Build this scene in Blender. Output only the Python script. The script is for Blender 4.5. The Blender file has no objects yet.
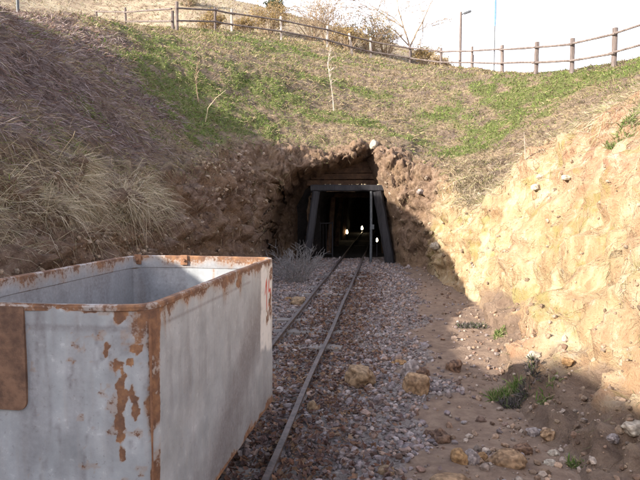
import bpy, bmesh, math, random
import numpy as np
from mathutils import Vector, Matrix, Quaternion

R = math.radians
random.seed(7)
rng = np.random.default_rng(11)
sc = bpy.context.scene
col = sc.collection

# ------------------------------------------------------------------ camera
F_PX, CX, CY, CAM_Z, PITCH = 600.0, 320.0, 240.0, 1.7, R(4.0)
cd = bpy.data.cameras.new('camera')
cam = bpy.data.objects.new('camera', cd)
col.objects.link(cam)
cam.location = (0, 0, CAM_Z)
cam.rotation_euler = (R(90) - PITCH, 0, 0)
cd.sensor_width = 36.0
cd.lens = 36.0 * F_PX / 640.0
cd.clip_end = 2000
sc.camera = cam


def at(u, v, Y):
    """world point seen at photo pixel (u, v) standing Y metres ahead"""
    a, b = (u - CX) / F_PX, -(v - CY) / F_PX
    y, z = math.cos(PITCH) + b * math.sin(PITCH), -math.sin(PITCH) + b * math.cos(PITCH)
    return Vector((a * Y / y, Y, CAM_Z + z * Y / y))


# ------------------------------------------------------------------ noise
def _hash(ix, iy, iz, seed):
    h = (ix.astype(np.int64) * 374761393 + iy.astype(np.int64) * 668265263 + iz.astype(np.int64) * 2147483647 + seed * 144665) & 0xffffffff
    h = ((h ^ (h >> 13)) * 1274126177) & 0xffffffff
    h = ((h ^ (h >> 16)) * 2246822519) & 0xffffffff
    return ((h ^ (h >> 15)) & 0xffffff) / float(0xffffff)


def vnoise(p, seed=0):
    i = np.floor(p).astype(np.int64)
    f = p - i
    f = f * f * f * (f * (f * 6 - 15) + 10)
    out = 0
    for dx in (0, 1):
        wx = f[..., 0] if dx else 1 - f[..., 0]
        for dy in (0, 1):
            wy = f[..., 1] if dy else 1 - f[..., 1]
            for dz in (0, 1):
                wz = f[..., 2] if dz else 1 - f[..., 2]
                out = out + wx * wy * wz * _hash(i[..., 0] + dx, i[..., 1] + dy, i[..., 2] + dz, seed)
    return out * 2 - 1


def fbm(p, octaves=4, seed=0, gain=0.5, lac=2.03):
    out, a = 0, 1.0
    p = np.asarray(p, float)
    for o in range(octaves):
        out = out + a * vnoise(p, seed + o * 17)
        p = p * lac + 3.7
        a *= gain
    return out


def sstep(a, b, x):
    t = np.clip((x - a) / (b - a), 0, 1)
    return t * t * (3 - 2 * t)


# ------------------------------------------------------------------ nodes
class NT:
    def __init__(s, name):
        s.m = bpy.data.materials.new(name)
        s.m.use_nodes = True
        s.t = s.m.node_tree
        s.t.nodes.clear()
        s.out = s.t.nodes.new('ShaderNodeOutputMaterial')
        s.b = s.t.nodes.new('ShaderNodeBsdfPrincipled')
        s.t.links.new(s.b.outputs[0], s.out.inputs[0])
        s.b.inputs['Specular IOR Level'].default_value = 0.25

    def n(s, typ, **kw):
        x = s.t.nodes.new('ShaderNode' + typ)
        for k, v in kw.items():
            setattr(x, k, v)
        return x

    def l(s, a, b):
        s.t.links.new(a, b)

    def coord(s, scale=(1, 1, 1), kind='Object'):
        tc = s.n('TexCoord')
        mp = s.n('Mapping')
        mp.inputs['Scale'].default_value = scale
        s.l(tc.outputs[kind], mp.inputs[0])
        return mp.outputs[0]

    def noise(s, vec, scale, detail=6, rough=0.6, dist=0.0):
        x = s.n('TexNoise')
        x.inputs['Scale'].default_value = scale
        x.inputs['Detail'].default_value = detail
        x.inputs['Roughness'].default_value = rough
        x.inputs['Distortion'].default_value = dist
        if vec is not None:
            s.l(vec, x.inputs['Vector'])
        return x.outputs[0]

    def ramp(s, fac, stops):
        x = s.n('ValToRGB')
        e = x.color_ramp.elements
        while len(e) > len(stops):
            e.remove(e[-1])
        while len(e) < len(stops):
            e.new(0.5)
        for k, (p, c) in enumerate(stops):
            e[k].position = p
            e[k].color = (*c, 1) if len(c) == 3 else c
        s.l(fac, x.inputs[0])
        return x.outputs[0]

    def mr(s, v, a, b, c=0.0, d=1.0):
        x = s.n('MapRange')
        x.interpolation_type = 'SMOOTHSTEP'
        for k, q in zip((1, 2, 3, 4), (a, b, c, d)):
            x.inputs[k].default_value = q
        s.l(v, x.inputs[0])
        return x.outputs[0]

    def math(s, op, a, b=None):
        x = s.n('Math', operation=op)
        for k, q in enumerate((a, b)):
            if q is None:
                continue
            if isinstance(q, (int, float)):
                x.inputs[k].default_value = q
            else:
                s.l(q, x.inputs[k])
        return x.outputs[0]

    def mix(s, fac, a, b, blend='MIX'):
        x = s.n('Mix', data_type='RGBA', blend_type=blend)
        for k, q in zip((0, 6, 7), (fac, a, b)):
            if isinstance(q, (int, float)):
                x.inputs[k].default_value = q
            elif isinstance(q, tuple):
                x.inputs[k].default_value = (*q, 1)
            else:
                s.l(q, x.inputs[k])
        return x.outputs[2]

    def attr(s, name, out='Fac'):
        x = s.n('Attribute')
        x.attribute_name = name
        return x.outputs[out]

    def bump(s, h, strength=0.5, dist=0.02):
        x = s.n('Bump')
        x.inputs['Strength'].default_value = strength
        x.inputs['Distance'].default_value = dist
        s.l(h, x.inputs['Height'])
        s.l(x.outputs[0], s.b.inputs['Normal'])

    def base(s, c):
        if isinstance(c, tuple):
            s.b.inputs['Base Color'].default_value = (*c, 1)
        else:
            s.l(c, s.b.inputs['Base Color'])

    def rough(s, v):
        if isinstance(v, (int, float)):
            s.b.inputs['Roughness'].default_value = v
        else:
            s.l(v, s.b.inputs['Roughness'])


def mat_var(name, c1, c2, scale=4.0, stretch=(1, 1, 1), rough=0.85, bump=0.4, bdist=0.01, detail=8, fine=40):
    m = NT(name)
    v = m.coord(stretch)
    n1 = m.noise(v, scale, detail, 0.65)
    n2 = m.noise(v, fine, 3, 0.6)
    f = m.mr(m.math('ADD', m.math('MULTIPLY', n1, 0.7), m.math('MULTIPLY', n2, 0.3)), 0.35, 0.65)
    m.base(m.mix(f, c1, c2))
    m.rough(rough)
    m.bump(f, bump, bdist)
    return m.m


def mat_attr_colour(name, rough=0.9, noise_amt=0.25, scale=30, translucent=0.0, bump=0.0):
    """colour comes from the per-item vertex colour of the thing itself"""
    m = NT(name)
    c = m.attr('Col', 'Color')
    n = m.noise(m.coord(), scale, 4, 0.6)
    k = m.mr(n, 0.3, 0.7, 1 - noise_amt, 1 + noise_amt)
    mul = m.n('VectorMath', operation='SCALE')
    m.l(c, mul.inputs[0])
    m.l(k, mul.inputs['Scale'])
    m.base(mul.outputs[0])
    m.rough(rough)
    if bump:
        m.bump(n, bump, 0.01)
    if translucent:
        tr = m.n('BsdfTranslucent')
        m.l(mul.outputs[0], tr.inputs[0])
        mx = m.n('MixShader')
        mx.inputs[0].default_value = translucent
        m.l(m.b.outputs[0], mx.inputs[1])
        m.l(tr.outputs[0], mx.inputs[2])
        m.l(mx.outputs[0], m.out.inputs[0])
    return m.m


# ------------------------------------------------------------------ mesh helpers
def link(name, me, mat=None, parent=None):
    o = bpy.data.objects.new(name, me)
    col.objects.link(o)
    if mat is not None and me is not None:
        me.materials.append(mat)
    if parent is not None:
        o.parent = parent
    return o


def np_mesh(name, verts, faces, mat, parent=None, colours=None, attrs=None, smooth=False):
    """verts (n,3); faces an (m,k) array with fixed k"""
    me = bpy.data.meshes.new(name)
    verts = np.ascontiguousarray(verts, np.float32)
    faces = np.ascontiguousarray(faces, np.int32)
    m, k = faces.shape
    me.vertices.add(len(verts))
    me.vertices.foreach_set('co', verts.ravel())
    me.loops.add(m * k)
    me.loops.foreach_set('vertex_index', faces.ravel())
    me.polygons.add(m)
    me.polygons.foreach_set('loop_start', np.arange(0, m * k, k, dtype=np.int32))
    me.polygons.foreach_set('use_smooth', np.full(m, smooth))
    if colours is not None:
        a = me.attributes.new('Col', 'FLOAT_COLOR', 'POINT')
        c = np.ones((len(verts), 4), np.float32)
        c[:, :3] = colours
        a.data.foreach_set('color', c.ravel())
    for n_, v_ in (attrs or {}).items():
        a = me.attributes.new(n_, 'FLOAT', 'POINT')
        a.data.foreach_set('value', np.ascontiguousarray(v_, np.float32).ravel())
    me.update(calc_edges=True)
    me.validate()
    return link(name, me, mat, parent)


def tag(o, label=None, cat=None, group=None, kind=None):
    for k, v in (('label', label), ('category', cat), ('group', group), ('kind', kind)):
        if v:
            o[k] = v
    return o


def empty(name, loc, label=None, cat=None, group=None, rz=0.0):
    o = bpy.data.objects.new(name, None)
    col.objects.link(o)
    o.empty_display_size = 0.2
    o.location = loc
    o.rotation_euler = (0, 0, rz)
    return tag(o, label, cat, group)


class MB:
    """collects shapes and links them as one mesh"""
    def __init__(s):
        s.v, s.f, s.c = [], [], []

    def add(s, vs, fs, colour=None):
        k = len(s.v)
        s.v += [tuple(x) for x in vs]
        s.f += [tuple(i + k for i in f) for f in fs]
        if colour is not None:
            s.c += [colour] * len(vs)

    def box(s, c, size, rot=None, bevel=0.0):
        bm = bmesh.new()
        bmesh.ops.create_cube(bm, size=1)
        for v in bm.verts:
            v.co = Vector((v.co.x * size[0], v.co.y * size[1], v.co.z * size[2]))
        if bevel:
            bmesh.ops.bevel(bm, geom=bm.edges[:], offset=bevel, segments=2, affect='EDGES', profile=0.6)
        M = Matrix.Translation(c) @ (rot.to_4x4() if rot is not None else Matrix())
        bm.verts.index_update()
        s.add([M @ v.co for v in bm.verts], [[v.index for v in f.verts] for f in bm.faces])
        bm.free()

    def sweep(s, pts, section, scale=None, cap=True, up=Vector((0, 0, 1)), jitter=0.0):
        """sweep a closed 2-D section along a polyline"""
        pts = [Vector(p) for p in pts]
        n, k = len(pts), len(section)
        vs, fs = [], []
        for i, p in enumerate(pts):
            t = (pts[min(i + 1, n - 1)] - pts[max(i - 1, 0)]).normalized()
            u = up if abs(t.dot(up)) < 0.97 else Vector((0, 1, 0))
            x = t.cross(u).normalized()
            y = x.cross(t).normalized()
            w = scale[i] if scale is not None else 1.0
            for a, b in section:
                j = 1 + random.uniform(-jitter, jitter)
                vs.append(p + (x * a + y * b) * w * j)
        for i in range(n - 1):
            for j in range(k):
                q = (j + 1) % k
                fs.append((i * k + j, i * k + q, (i + 1) * k + q, (i + 1) * k + j))
        if cap:
            fs.append(tuple(range(k))[::-1])
            fs.append(tuple((n - 1) * k + j for j in range(k)))
        s.add(vs, fs)

    def tube(s, pts, radii, sides=8, cap=True, jitter=0.0):
        sec = [(math.cos(2 * math.pi * j / sides), math.sin(2 * math.pi * j / sides)) for j in range(sides)]
        if isinstance(radii, (int, float)):
            radii = [radii] * len(pts)
        s.sweep(pts, sec, radii, cap, jitter=jitter)

    def beam(s, p0, p1, w, h, seg=8, wob=0.006, rnd=0.2, jitter=0.02, up=Vector((0, 0, 1))):
        """rough sawn timber from p0 to p1"""
        p0, p1 = Vector(p0), Vector(p1)
        a, b, r = w / 2, h / 2, min(w, h) * rnd
        sec = [(a - r, -b), (a, -b + r), (a, b - r), (a - r, b), (-a + r, b), (-a, b - r), (-a, -b + r), (-a + r, -b)]
        pts = [p0.lerp(p1, i / seg) + Vector((random.uniform(-wob, wob), random.uniform(-wob, wob), random.uniform(-wob, wob))) for i in range(seg + 1)]
        s.sweep(pts, sec, None, True, up=up, jitter=jitter)

    def build(s, name, mat, parent=None, smooth=True, angle=40):
        me = bpy.data.meshes.new(name)
        me.from_pydata(s.v, [], s.f)
        if smooth:
            me.polygons.foreach_set('use_smooth', np.ones(len(s.f), bool))
            me.update()
            try:
                me.set_sharp_from_angle(angle=R(angle))
            except Exception:
                pass
        if s.c:
            a = me.attributes.new('Col', 'FLOAT_COLOR', 'POINT')
            a.data.foreach_set('color', np.array([(*c, 1) for c in s.c], np.float32).ravel())
        me.update()
        return link(name, me, mat, parent)


def ico(sub):
    bm = bmesh.new()
    bmesh.ops.create_icosphere(bm, subdivisions=sub, radius=1)
    v = np.array([x.co[:] for x in bm.verts])
    f = np.array([[q.index for q in x.verts] for x in bm.faces])
    bm.free()
    return v, f


# ------------------------------------------------------------------ natural land (thin plate spline through surveyed points)
fence_back = [(177, 31, 28), (215, 31, 30), (232, 33, 31), (281, 39, 32), (327, 50, 33), (353, 55, 33.7), (371, 59, 34.2), (410, 66, 34.5), (441, 70, 33.5), (472, 70, 31)]
fence_right = [(502, 73, 27), (536, 73.5, 23.5), (572, 70, 21.5), (614, 63, 19.5), (664, 53, 18)]
fence_left = [(126, 31, 35), (97, 33, 40)]
land_pts = [tuple(at(*p)) for p in fence_back + fence_right + fence_left]
land_pts += [
    # hillside over the mine mouth
    (0.8, 15.9, 3.10), (1.5, 15.8, 3.12), (-0.5, 15.6, 2.95), (2.6, 15.6, 2.75), (3.35, 13.6, 1.95), (3.0, 12.3, 1.45), (4.25, 17, 3.2), (5.2, 17.2, 3.75), (0, 24, 6.5), (3.5, 24, 5.9), (8, 20, 5.05),
    (-2.8, 14, 3.25), (-4.4, 16.2, 4.9), (-3, 22, 6.9), (6.0, 15, 3.7), (-1.4, 13.9, 2.6),
    # right bank
    (3.45, 2, 2.3), (3.5, 5, 2.5), (3.75, 7, 2.85), (4.0, 10, 2.65), (3.5, -4, 2.2), (6, 3, 3.2), (6, 8, 3.6), (6.5, 11, 3.6), (9.5, 14, 5.0), (9, 5, 4.2), (9, -4, 3.8), (3.5, -14, 2.0),
    # left bank
    (-2.6, 11, 2.15), (-2.9, 8, 1.95), (-3.0, 5, 1.8), (-3.0, 2, 1.8), (-3.05, -3, 1.8), (-3.4, -14, 1.8),
    (-4.1, 9.5, 3.4), (-4.2, 6, 2.95), (-4.2, 2, 2.7), (-4.2, -3, 2.65), (-5.45, 10, 4.75), (-5.45, 8, 4.3), (-5.5, 5, 3.45), (-5.5, 2, 3.10), (-5.5, -3, 3.0), (-5.8, -14, 3.0),
    (-5.8, 12.5, 5.3), (-6.2, 18, 6.65), (-6.6, 23, 8.1), (-7.2, 8, 4.6), (-7.5, 2, 3.35), (-7.5, -3, 3.3), (-8, 14, 6.0), (-12, 5, 4.3), (-12, -3, 3.9), (-12, 20, 7.6), (-12, -14, 3.7), (-25, 0, 5), (-25, 25, 11),
    # land beyond the fences
    (14, 23, 5.6), (20, 32, 5.0), (30, 20, 4.0), (14, 36, 7.2), (25, 50, 6.0), (-10, 46, 16.5), (0, 45, 14.2), (8, 45, 12.0), (14, 45, 9.6),
    (-25, 60, 26), (-12.8, 60, 20.6), (-8, 60, 20.2), (-2, 60, 18.6), (8, 60, 15.8), (13, 60, 14.0), (18, 60, 11.0), (26, 62, 7), (-20, 48, 19), (-30, 78, 26), (-10, 78, 20), (0, 78, 18), (12, 78, 13.5), (-40, 100, 24), (0, 100, 15), (30, 100, 6), (-60, 0, 9), (-60, 50, 24), (60, 0, 4), (60, 50, 4), (0, -40, 3), (-40, -40, 5), (40, -40, 3), (0, -16, 2.0), (60, 100, 4),
]
LP = np.array(land_pts)


def _tps_k(r2):
    return 0.5 * r2 * np.log(np.maximum(r2, 1e-9))


_n = len(LP)
_A = np.zeros((_n + 3, _n + 3))
_d2 = ((LP[:, None, :2] - LP[None, :, :2]) ** 2).sum(-1)
_A[:_n, :_n] = _tps_k(_d2) + np.eye(_n) * 0.02
_A[:_n, _n] = 1
_A[:_n, _n + 1:] = LP[:, :2]
_A[_n, :_n] = 1
_A[_n + 1:, :_n] = LP[:, :2].T
_w = np.linalg.solve(_A, np.concatenate([LP[:, 2], np.zeros(3)]))


def land(x, y):
    x, y = np.asarray(x, float), np.asarray(y, float)
    out = _w[_n] + _w[_n + 1] * x + _w[_n + 2] * y
    for k in range(_n):
        out = out + _w[k] * _tps_k((x - LP[k, 0]) ** 2 + (y - LP[k, 1]) ** 2)
    return out


# ------------------------------------------------------------------ the cutting: foot line, outward angle and bank profile at each station
stations = [
    (1.9, -14, -14, .4, .05, .9, .30, 1.4, .65, 2.0),
    (1.6, -3, 0, .4, .05, .9, .30, 1.4, .65, 2.0),
    (1.5, 2, 0, .5, .06, 1.0, .25, 1.6, .65, 2.1),
    (1.45, 5, 1, .45, .09, .9, .33, 1.4, .67, 2.0),
    (1.95, 6.7, 3, .3, .11, .7, .37, 1.2, .72, 1.8),
    (2.45, 9, 8, .2, .12, .5, .42, .9, .76, 1.5),
    (2.55, 10.8, 12, .12, .15, .3, .45, .5, .77, .9),
    (2.42, 12.0, 20, .08, .2, .18, .5, .3, .8, .5),
    (2.55, 13.2, 36, .08, .2, .18, .5, .3, .8, .55),
    (2.5, 14.4, 62, .1, .2, .2, .5, .3, .8, .6),
    (2.15, 15.15, 80, .06, .25, .1, .5, .15, .8, .5),
    (.8, 15.4, 90, .03, .3, .06, .6, .1, .9, .45),
    (-.7, 15.1, 98, .06, .3, .1, .6, .15, .9, .5),
    (-1.25, 14.4, 120, .1, .25, .2, .5, .3, .8, .7),
    (-1.5, 13, 148, .15, .3, .25, .55, .4, .8, .8),
    (-1.8, 11, 165, .2, .3, .35, .6, .5, .85, .8),
    (-2.1, 8, 174, .25, .3, .4, .6, .55, .85, .8),
    (-2.2, 5, 178, .25, .3, .4, .6, .55, .85, .8),
    (-2.3, 0, 180, .25, .3, .4, .6, .55, .85, .8),
    (-2.6, -14, 194, .25, .3, .4, .6, .55, .85, .8),
]
S = np.array(stations, float)
_ds = np.hypot(np.diff(S[:, 0]), np.diff(S[:, 1])) + 5.0 * np.abs(np.diff(np.radians(S[:, 2])))
_near = 0.25 + 0.75 * sstep(-6, 0, (S[1:, 1] + S[:-1, 1]) / 2)
_cum = np.concatenate([[0], np.cumsum(_ds * _near)])
NS = 900
ss = np.linspace(0, _cum[-1], NS)
ST = np.stack([np.interp(ss, _cum, S[:, k]) for k in range(S.shape[1])], 1)
_ker = np.exp(-0.5 * (np.arange(-40, 41) / 14.0) ** 2)
_ker /= _ker.sum()
for k in range(ST.shape[1]):
    ST[:, k] = np.convolve(np.pad(ST[:, k], 40, mode='edge'), _ker, mode='valid')
ang = np.radians(ST[:, 2])
nrm = np.stack([np.cos(ang), np.sin(ang)], 1)
KN = (10, 14, 14, 12)            # rows between the profile keys
keys_d = np.stack([np.zeros(NS), ST[:, 3], ST[:, 5], ST[:, 7], ST[:, 9]], 1)
keys_f = np.stack([np.zeros(NS), ST[:, 4], ST[:, 6], ST[:, 8], np.ones(NS)], 1)
rows_d, rows_f = [], []
for k in range(4):
    for q in range(KN[k]):
        t = q / KN[k]
        rows_d.append(keys_d[:, k] * (1 - t) + keys_d[:, k + 1] * t)
        rows_f.append(keys_f[:, k] * (1 - t) + keys_f[:, k + 1] * t)
NCUT = len(rows_d)
step, dd = 0.06, 0.0
while dd < 95:
    rows_d.append(keys_d[:, 4] + dd)
    rows_f.append(np.ones(NS))
    dd += step
    step *= 1.033
D = np.stack(rows_d, 1)
Fz = np.stack(rows_f, 1)
NT_ = D.shape[1]
PX = ST[:, 0:1] + nrm[:, 0:1] * D
PY = ST[:, 1:2] + nrm[:, 1:2] * D
PE = np.stack([ST[:, 0] + nrm[:, 0] * keys_d[:, 4], ST[:, 1] + nrm[:, 1] * keys_d[:, 4]], 1)
zE = land(PE[:, 0], PE[:, 1])
PZ = np.where(np.arange(NT_)[None, :] < NCUT, Fz * (zE[:, None] + 0.1) - 0.1, land(PX, PY))
for _ in range(10):                # round the profile corners
    PZ[:, 1:-1] = 0.5 * PZ[:, 1:-1] + 0.25 * (PZ[:, :-2] + PZ[:, 2:])
P = np.stack([PX, PY, PZ], -1)


def normals(P):
    a = np.gradient(P, axis=0)
    b = np.gradient(P, axis=1)
    n = np.cross(b, a)
    n /= np.linalg.norm(n, axis=-1, keepdims=True) + 1e-12
    n[n[..., 2] < -0.2] *= -1
    return n


Nn = normals(P)
row = np.arange(NT_)[None, :] * np.ones((NS, 1))
cutw = 1 - sstep(NCUT - 4, NCUT + 10, row)        # 1 in the cut faces, 0 on the grassy land
rightside = 1 - sstep(30, 60, ST[:, 2])[:, None]
leftside = sstep(120, 150, ST[:, 2])[:, None]
headw = (1 - rightside) * (1 - leftside)
# lumps, gullies and broken earth
n_big = fbm(P * 0.9, 4, 3)
n_mid = fbm(P * 3.1, 4, 21)
n_fine = fbm(P * 11.0, 3, 41)
gul = np.abs(fbm(np.stack([PX * 2.6, PY * 2.6, PZ * 0.5], -1), 3, 77))
ledge = fbm(np.stack([PX * .8, PY * .8, PZ * 5.0 + PY * .8], -1), 3, 91)
foot = sstep(0, 8, row)
def blocks(P, scale, seed):
    q = P * scale
    b0 = np.floor(q)
    f1 = np.full(q.shape[:-1], 9.0); f2 = f1.copy(); val = np.zeros_like(f1)
    for ox in (-1, 0, 1):
        for oy in (-1, 0, 1):
            for oz in (-1, 0, 1):
                c = b0 + np.array([ox, oy, oz])
                ci = c.astype(np.int64)
                h = [_hash(ci[..., 0], ci[..., 1], ci[..., 2], seed + k) for k in range(4)]
                d = np.sqrt((c[..., 0] + h[0] - q[..., 0]) ** 2 + (c[..., 1] + h[1] - q[..., 1]) ** 2 + (c[..., 2] + h[2] - q[..., 2]) ** 2)
                near = d < f1
                f2 = np.where(near, f1, np.minimum(f2, d))
                val = np.where(near, h[3], val)
                f1 = np.where(near, d, f1)
    e = f2 - f1
    return (val - .5) * sstep(0, .18, e) - .45 * (1 - sstep(0, .12, e))


rows_c = NCUT + 12
blk = np.zeros((NS, NT_))
Pw = P[:, :rows_c] + .06 * fbm(P[:, :rows_c] * 3.0, 2, 201)[..., None]
blk[:, :rows_c] = .16 * blocks(Pw * np.array([1, 1, 1.5]), 2.1, 5) + .085 * blocks(Pw * np.array([1, 1, 1.3]), 5.0, 9)
disp = cutw * foot * (0.12 * n_big + 0.085 * n_mid + 0.03 * n_fine + leftside * (.14 * np.abs(n_mid) + .06 * ledge + .04 * n_fine) + rightside * (0.18 * (gul - 0.3) + 0.07 * ledge - .07 * sstep(.10, .0, np.abs(fbm(np.stack([PX * 1.1, PY * 1.1, PZ * .9], -1), 4, 141)))) + blk * (headw * 1.25 + leftside * .8 + rightside * .28) + headw * .02 * n_fine)
disp += (1 - cutw) * (0.10 * fbm(P * 0.55, 3, 5) + 0.07 * n_mid * sstep(70, 20, PY) + 0.025 * n_fine * sstep(40, 15, PY))
P = P + Nn * disp[..., None]

# recess of the mine mouth: the face is pushed back where the mouth gapes
mouth = np.array([(-1.75, -2), (-1.62, .6), (-1.32, 1.65), (-.62, 2.46), (.2, 2.68), (.75, 2.84), (1.28, 3.04), (1.55, 2.66), (1.92, 1.9), (2.22, .6), (2.26, -2)])


def poly_sd(px, pz, poly):
    d = np.full(px.shape, 1e9)
    ins = np.zeros(px.shape, bool)
    for a, b in zip(poly, np.roll(poly, -1, 0)):
        e = b - a
        wx, wz = px - a[0], pz - a[1]
        t = np.clip((wx * e[0] + wz * e[1]) / (e @ e), 0, 1)
        d = np.minimum(d, np.hypot(wx - t * e[0], wz - t * e[1]))
        c = (a[1] > pz) != (b[1] > pz)
        with np.errstate(divide='ignore', invalid='ignore'):
            xi = a[0] + (pz - a[1]) / (b[1] - a[1] + 1e-12) * e[0]
        ins ^= c & (px < xi)
    return np.where(ins, d, -d)


sd = poly_sd(P[..., 0] + 0.10 * n_mid, P[..., 2] + 0.08 * fbm(P * 4.0, 3, 8), mouth)
inmouth = (row < NCUT + 2) & (P[..., 1] > 13.6)
push = np.where(inmouth, sstep(0.0, 0.36, sd), 0.0)
P[..., 1] += push * np.maximum(16.75 + 0.8 * sstep(-.3, -.8, P[..., 0]) - P[..., 1], 0) + push * 0.06 * n_mid
Nn = normals(P)

# ------------------------------------------------------------------ what grows where (world positions)
def gauss(cx, cy, rx, ry, rot=0.0):
    c, s_ = math.cos(rot), math.sin(rot)
    x, y = PX - cx, PY - cy
    return np.exp(-(((x * c + y * s_) / rx) ** 2 + ((-x * s_ + y * c) / ry) ** 2))


GREEN = [(4.4, 6.6, .5, .8, 0), (4.6, 9.0, .5, .8, 0), (3.9, 5.2, .4, .5, 0), (-2.6, 16.5, 1.4, 1.2, 0), (-1.6, 15.9, .9, .5, 0), (-3.2, 14.6, .9, 1.6, 0), (-3.9, 16.5, 1.2, 1.7, 0), (-2.4, 13.4, .6, 1.0, 0), (-5.0, 19.5, 1.0, 1.5, 0), (-3.2, 27, 2.4, 1.6, 0), (-0.5, 28.5, 2.0, 1.2, 0), (-2.2, 19, 1.6, 1.0, 0), (0.6, 18.2, 1.6, .5, 0), (2.6, 17.0, .9, .6, 0), (4.3, 16.4, 1.3, .9, .5), (5.3, 17.4, 1.2, .8, .4), (3.6, 16.0, .8, .5, 0),
         (7.2, 20, 1.6, 2.2, -.5), (8.4, 19.5, 1.3, 2.0, -.5), (9.2, 17.5, 1.4, 1.6, 0), (6.6, 23.5, 1.2, 2.0, -.4), (4.2, 20.5, 1.2, .8, 0), (7.0, 13, 1.6, 1.3, 0), (5.2, 8.6, .9, 1.0, 0), (6.0, 9.5, 1.2, 1.0, 0), (1.2, 22.5, 1.8, .6, 0), (-7.6, 30, 1.4, .8, 0)]
gsum = sum(gauss(*g) for g in GREEN)
green = np.clip(gsum * (0.62 + 0.8 * n_mid) + 0.40 * fbm(P * 1.3, 4, 61) + .02 + .12 * headw, 0, .95) * (1 - cutw) * sstep(40, 30, PY)
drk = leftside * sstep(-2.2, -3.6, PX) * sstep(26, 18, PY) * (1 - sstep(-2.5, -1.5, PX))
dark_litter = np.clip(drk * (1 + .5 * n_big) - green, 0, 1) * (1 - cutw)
far = sstep(33, 38, PY + 0.25 * np.abs(PX)) * sstep(30, 10, PX)

# ------------------------------------------------------------------ materials
def terrain_material():
    m = NT('hillside_earth_and_turf')
    v = m.coord()
    nA = m.noise(v, 1.3, 8, 0.65)
    nB = m.noise(v, 7.0, 8, 0.7)
    nC = m.noise(v, 38.0, 5, 0.65)
    nV = m.noise(m.coord((5.0, 5.0, .8)), 2.2, 6, 0.6, 0.4)
    # bare cut earth: ochre, pale and reddish bands
    e1 = m.ramp(nA, [(0.28, (.24, .135, .075)), (0.45, (.34, .23, .125)), (0.58, (.42, .32, .19)), (0.72, (.50, .42, .29))])
    e2 = m.ramp(nV, [(0.32, (.25, .14, .078)), (0.5, (.39, .28, .155)), (0.66, (.50, .42, .28))])
    earth = m.mix(0.5, e1, e2)
    red = m.ramp(nB, [(.35, (.22, .10, .065)), (.5, (.34, .19, .12)), (.65, (.44, .31, .21))])
    earth = m.mix(m.math('MULTIPLY', m.attr('red'), .8), earth, red)
    earth = m.mix(m.mr(nA, .50, .66, 0, .6), earth, (.50, .43, .29))
    earth = m.mix(m.mr(nB, 0.56, 0.70, 0, .7), earth, (.48, .41, .31))
    earth = m.mix(m.mr(m.noise(v, 2.1, 5, .6, .6), .55, .66, 0, .6), earth, (.23, .20, .055))
    earth = m.mix(m.mr(nC, 0.60, 0.72, 0, .6), earth, (.17, .10, .06))
    # left bank and portal rock are browner
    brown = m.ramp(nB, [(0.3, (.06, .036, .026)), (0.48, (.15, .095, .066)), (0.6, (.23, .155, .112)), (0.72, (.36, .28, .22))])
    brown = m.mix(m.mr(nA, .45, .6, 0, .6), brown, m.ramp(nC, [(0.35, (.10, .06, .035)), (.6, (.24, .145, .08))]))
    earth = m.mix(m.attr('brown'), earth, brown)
    # dead grass thatch
    dry = m.ramp(nB, [(0.3, (.11, .078, .05)), (0.5, (.22, .16, .10)), (0.68, (.33, .25, .15))])
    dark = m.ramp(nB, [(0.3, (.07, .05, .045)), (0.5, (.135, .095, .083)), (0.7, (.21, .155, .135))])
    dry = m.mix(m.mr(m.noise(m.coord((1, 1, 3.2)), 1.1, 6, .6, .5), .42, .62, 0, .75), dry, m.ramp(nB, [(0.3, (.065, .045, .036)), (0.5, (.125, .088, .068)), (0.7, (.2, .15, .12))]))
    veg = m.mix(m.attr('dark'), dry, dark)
    gr = m.ramp(nB, [(0.3, (.07, .072, .026)), (0.55, (.11, .12, .036)), (0.7, (.16, .155, .065))])
    gm = m.mr(m.math('ADD', m.attr('green'), m.math('MULTIPLY', m.math('SUBTRACT', nB, .5), 1.6)), .25, .75)
    veg = m.mix(gm, veg, gr)
    tan = m.ramp(nA, [(0.35, (.17, .125, .085)), (0.47, (.27, .205, .14)), (0.55, (.30, .25, .165)), (0.65, (.37, .30, .22))])
    veg = m.mix(m.attr('far'), veg, tan)
    dirt = m.ramp(nB, [(0.3, (.125, .082, .058)), (0.5, (.19, .13, .092)), (0.7, (.26, .185, .13))])
    earth = m.mix(m.mr(m.math('ADD', m.attr('foot'), m.math('MULTIPLY', m.math('SUBTRACT', nB, .5), .8)), .2, .7), earth, dirt)
    cm = m.mr(m.math('ADD', m.attr('cut'), m.math('MULTIPLY', m.math('SUBTRACT', nB, .5), 1.0)), .35, .65)
    m.base(m.mix(cm, veg, earth))
    m.rough(0.95)
    m.bump(m.math('ADD', m.math('MULTIPLY', nB, 1.0), m.math('MULTIPLY', nC, .5)), 1.0, 0.07)
    return m.m


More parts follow.
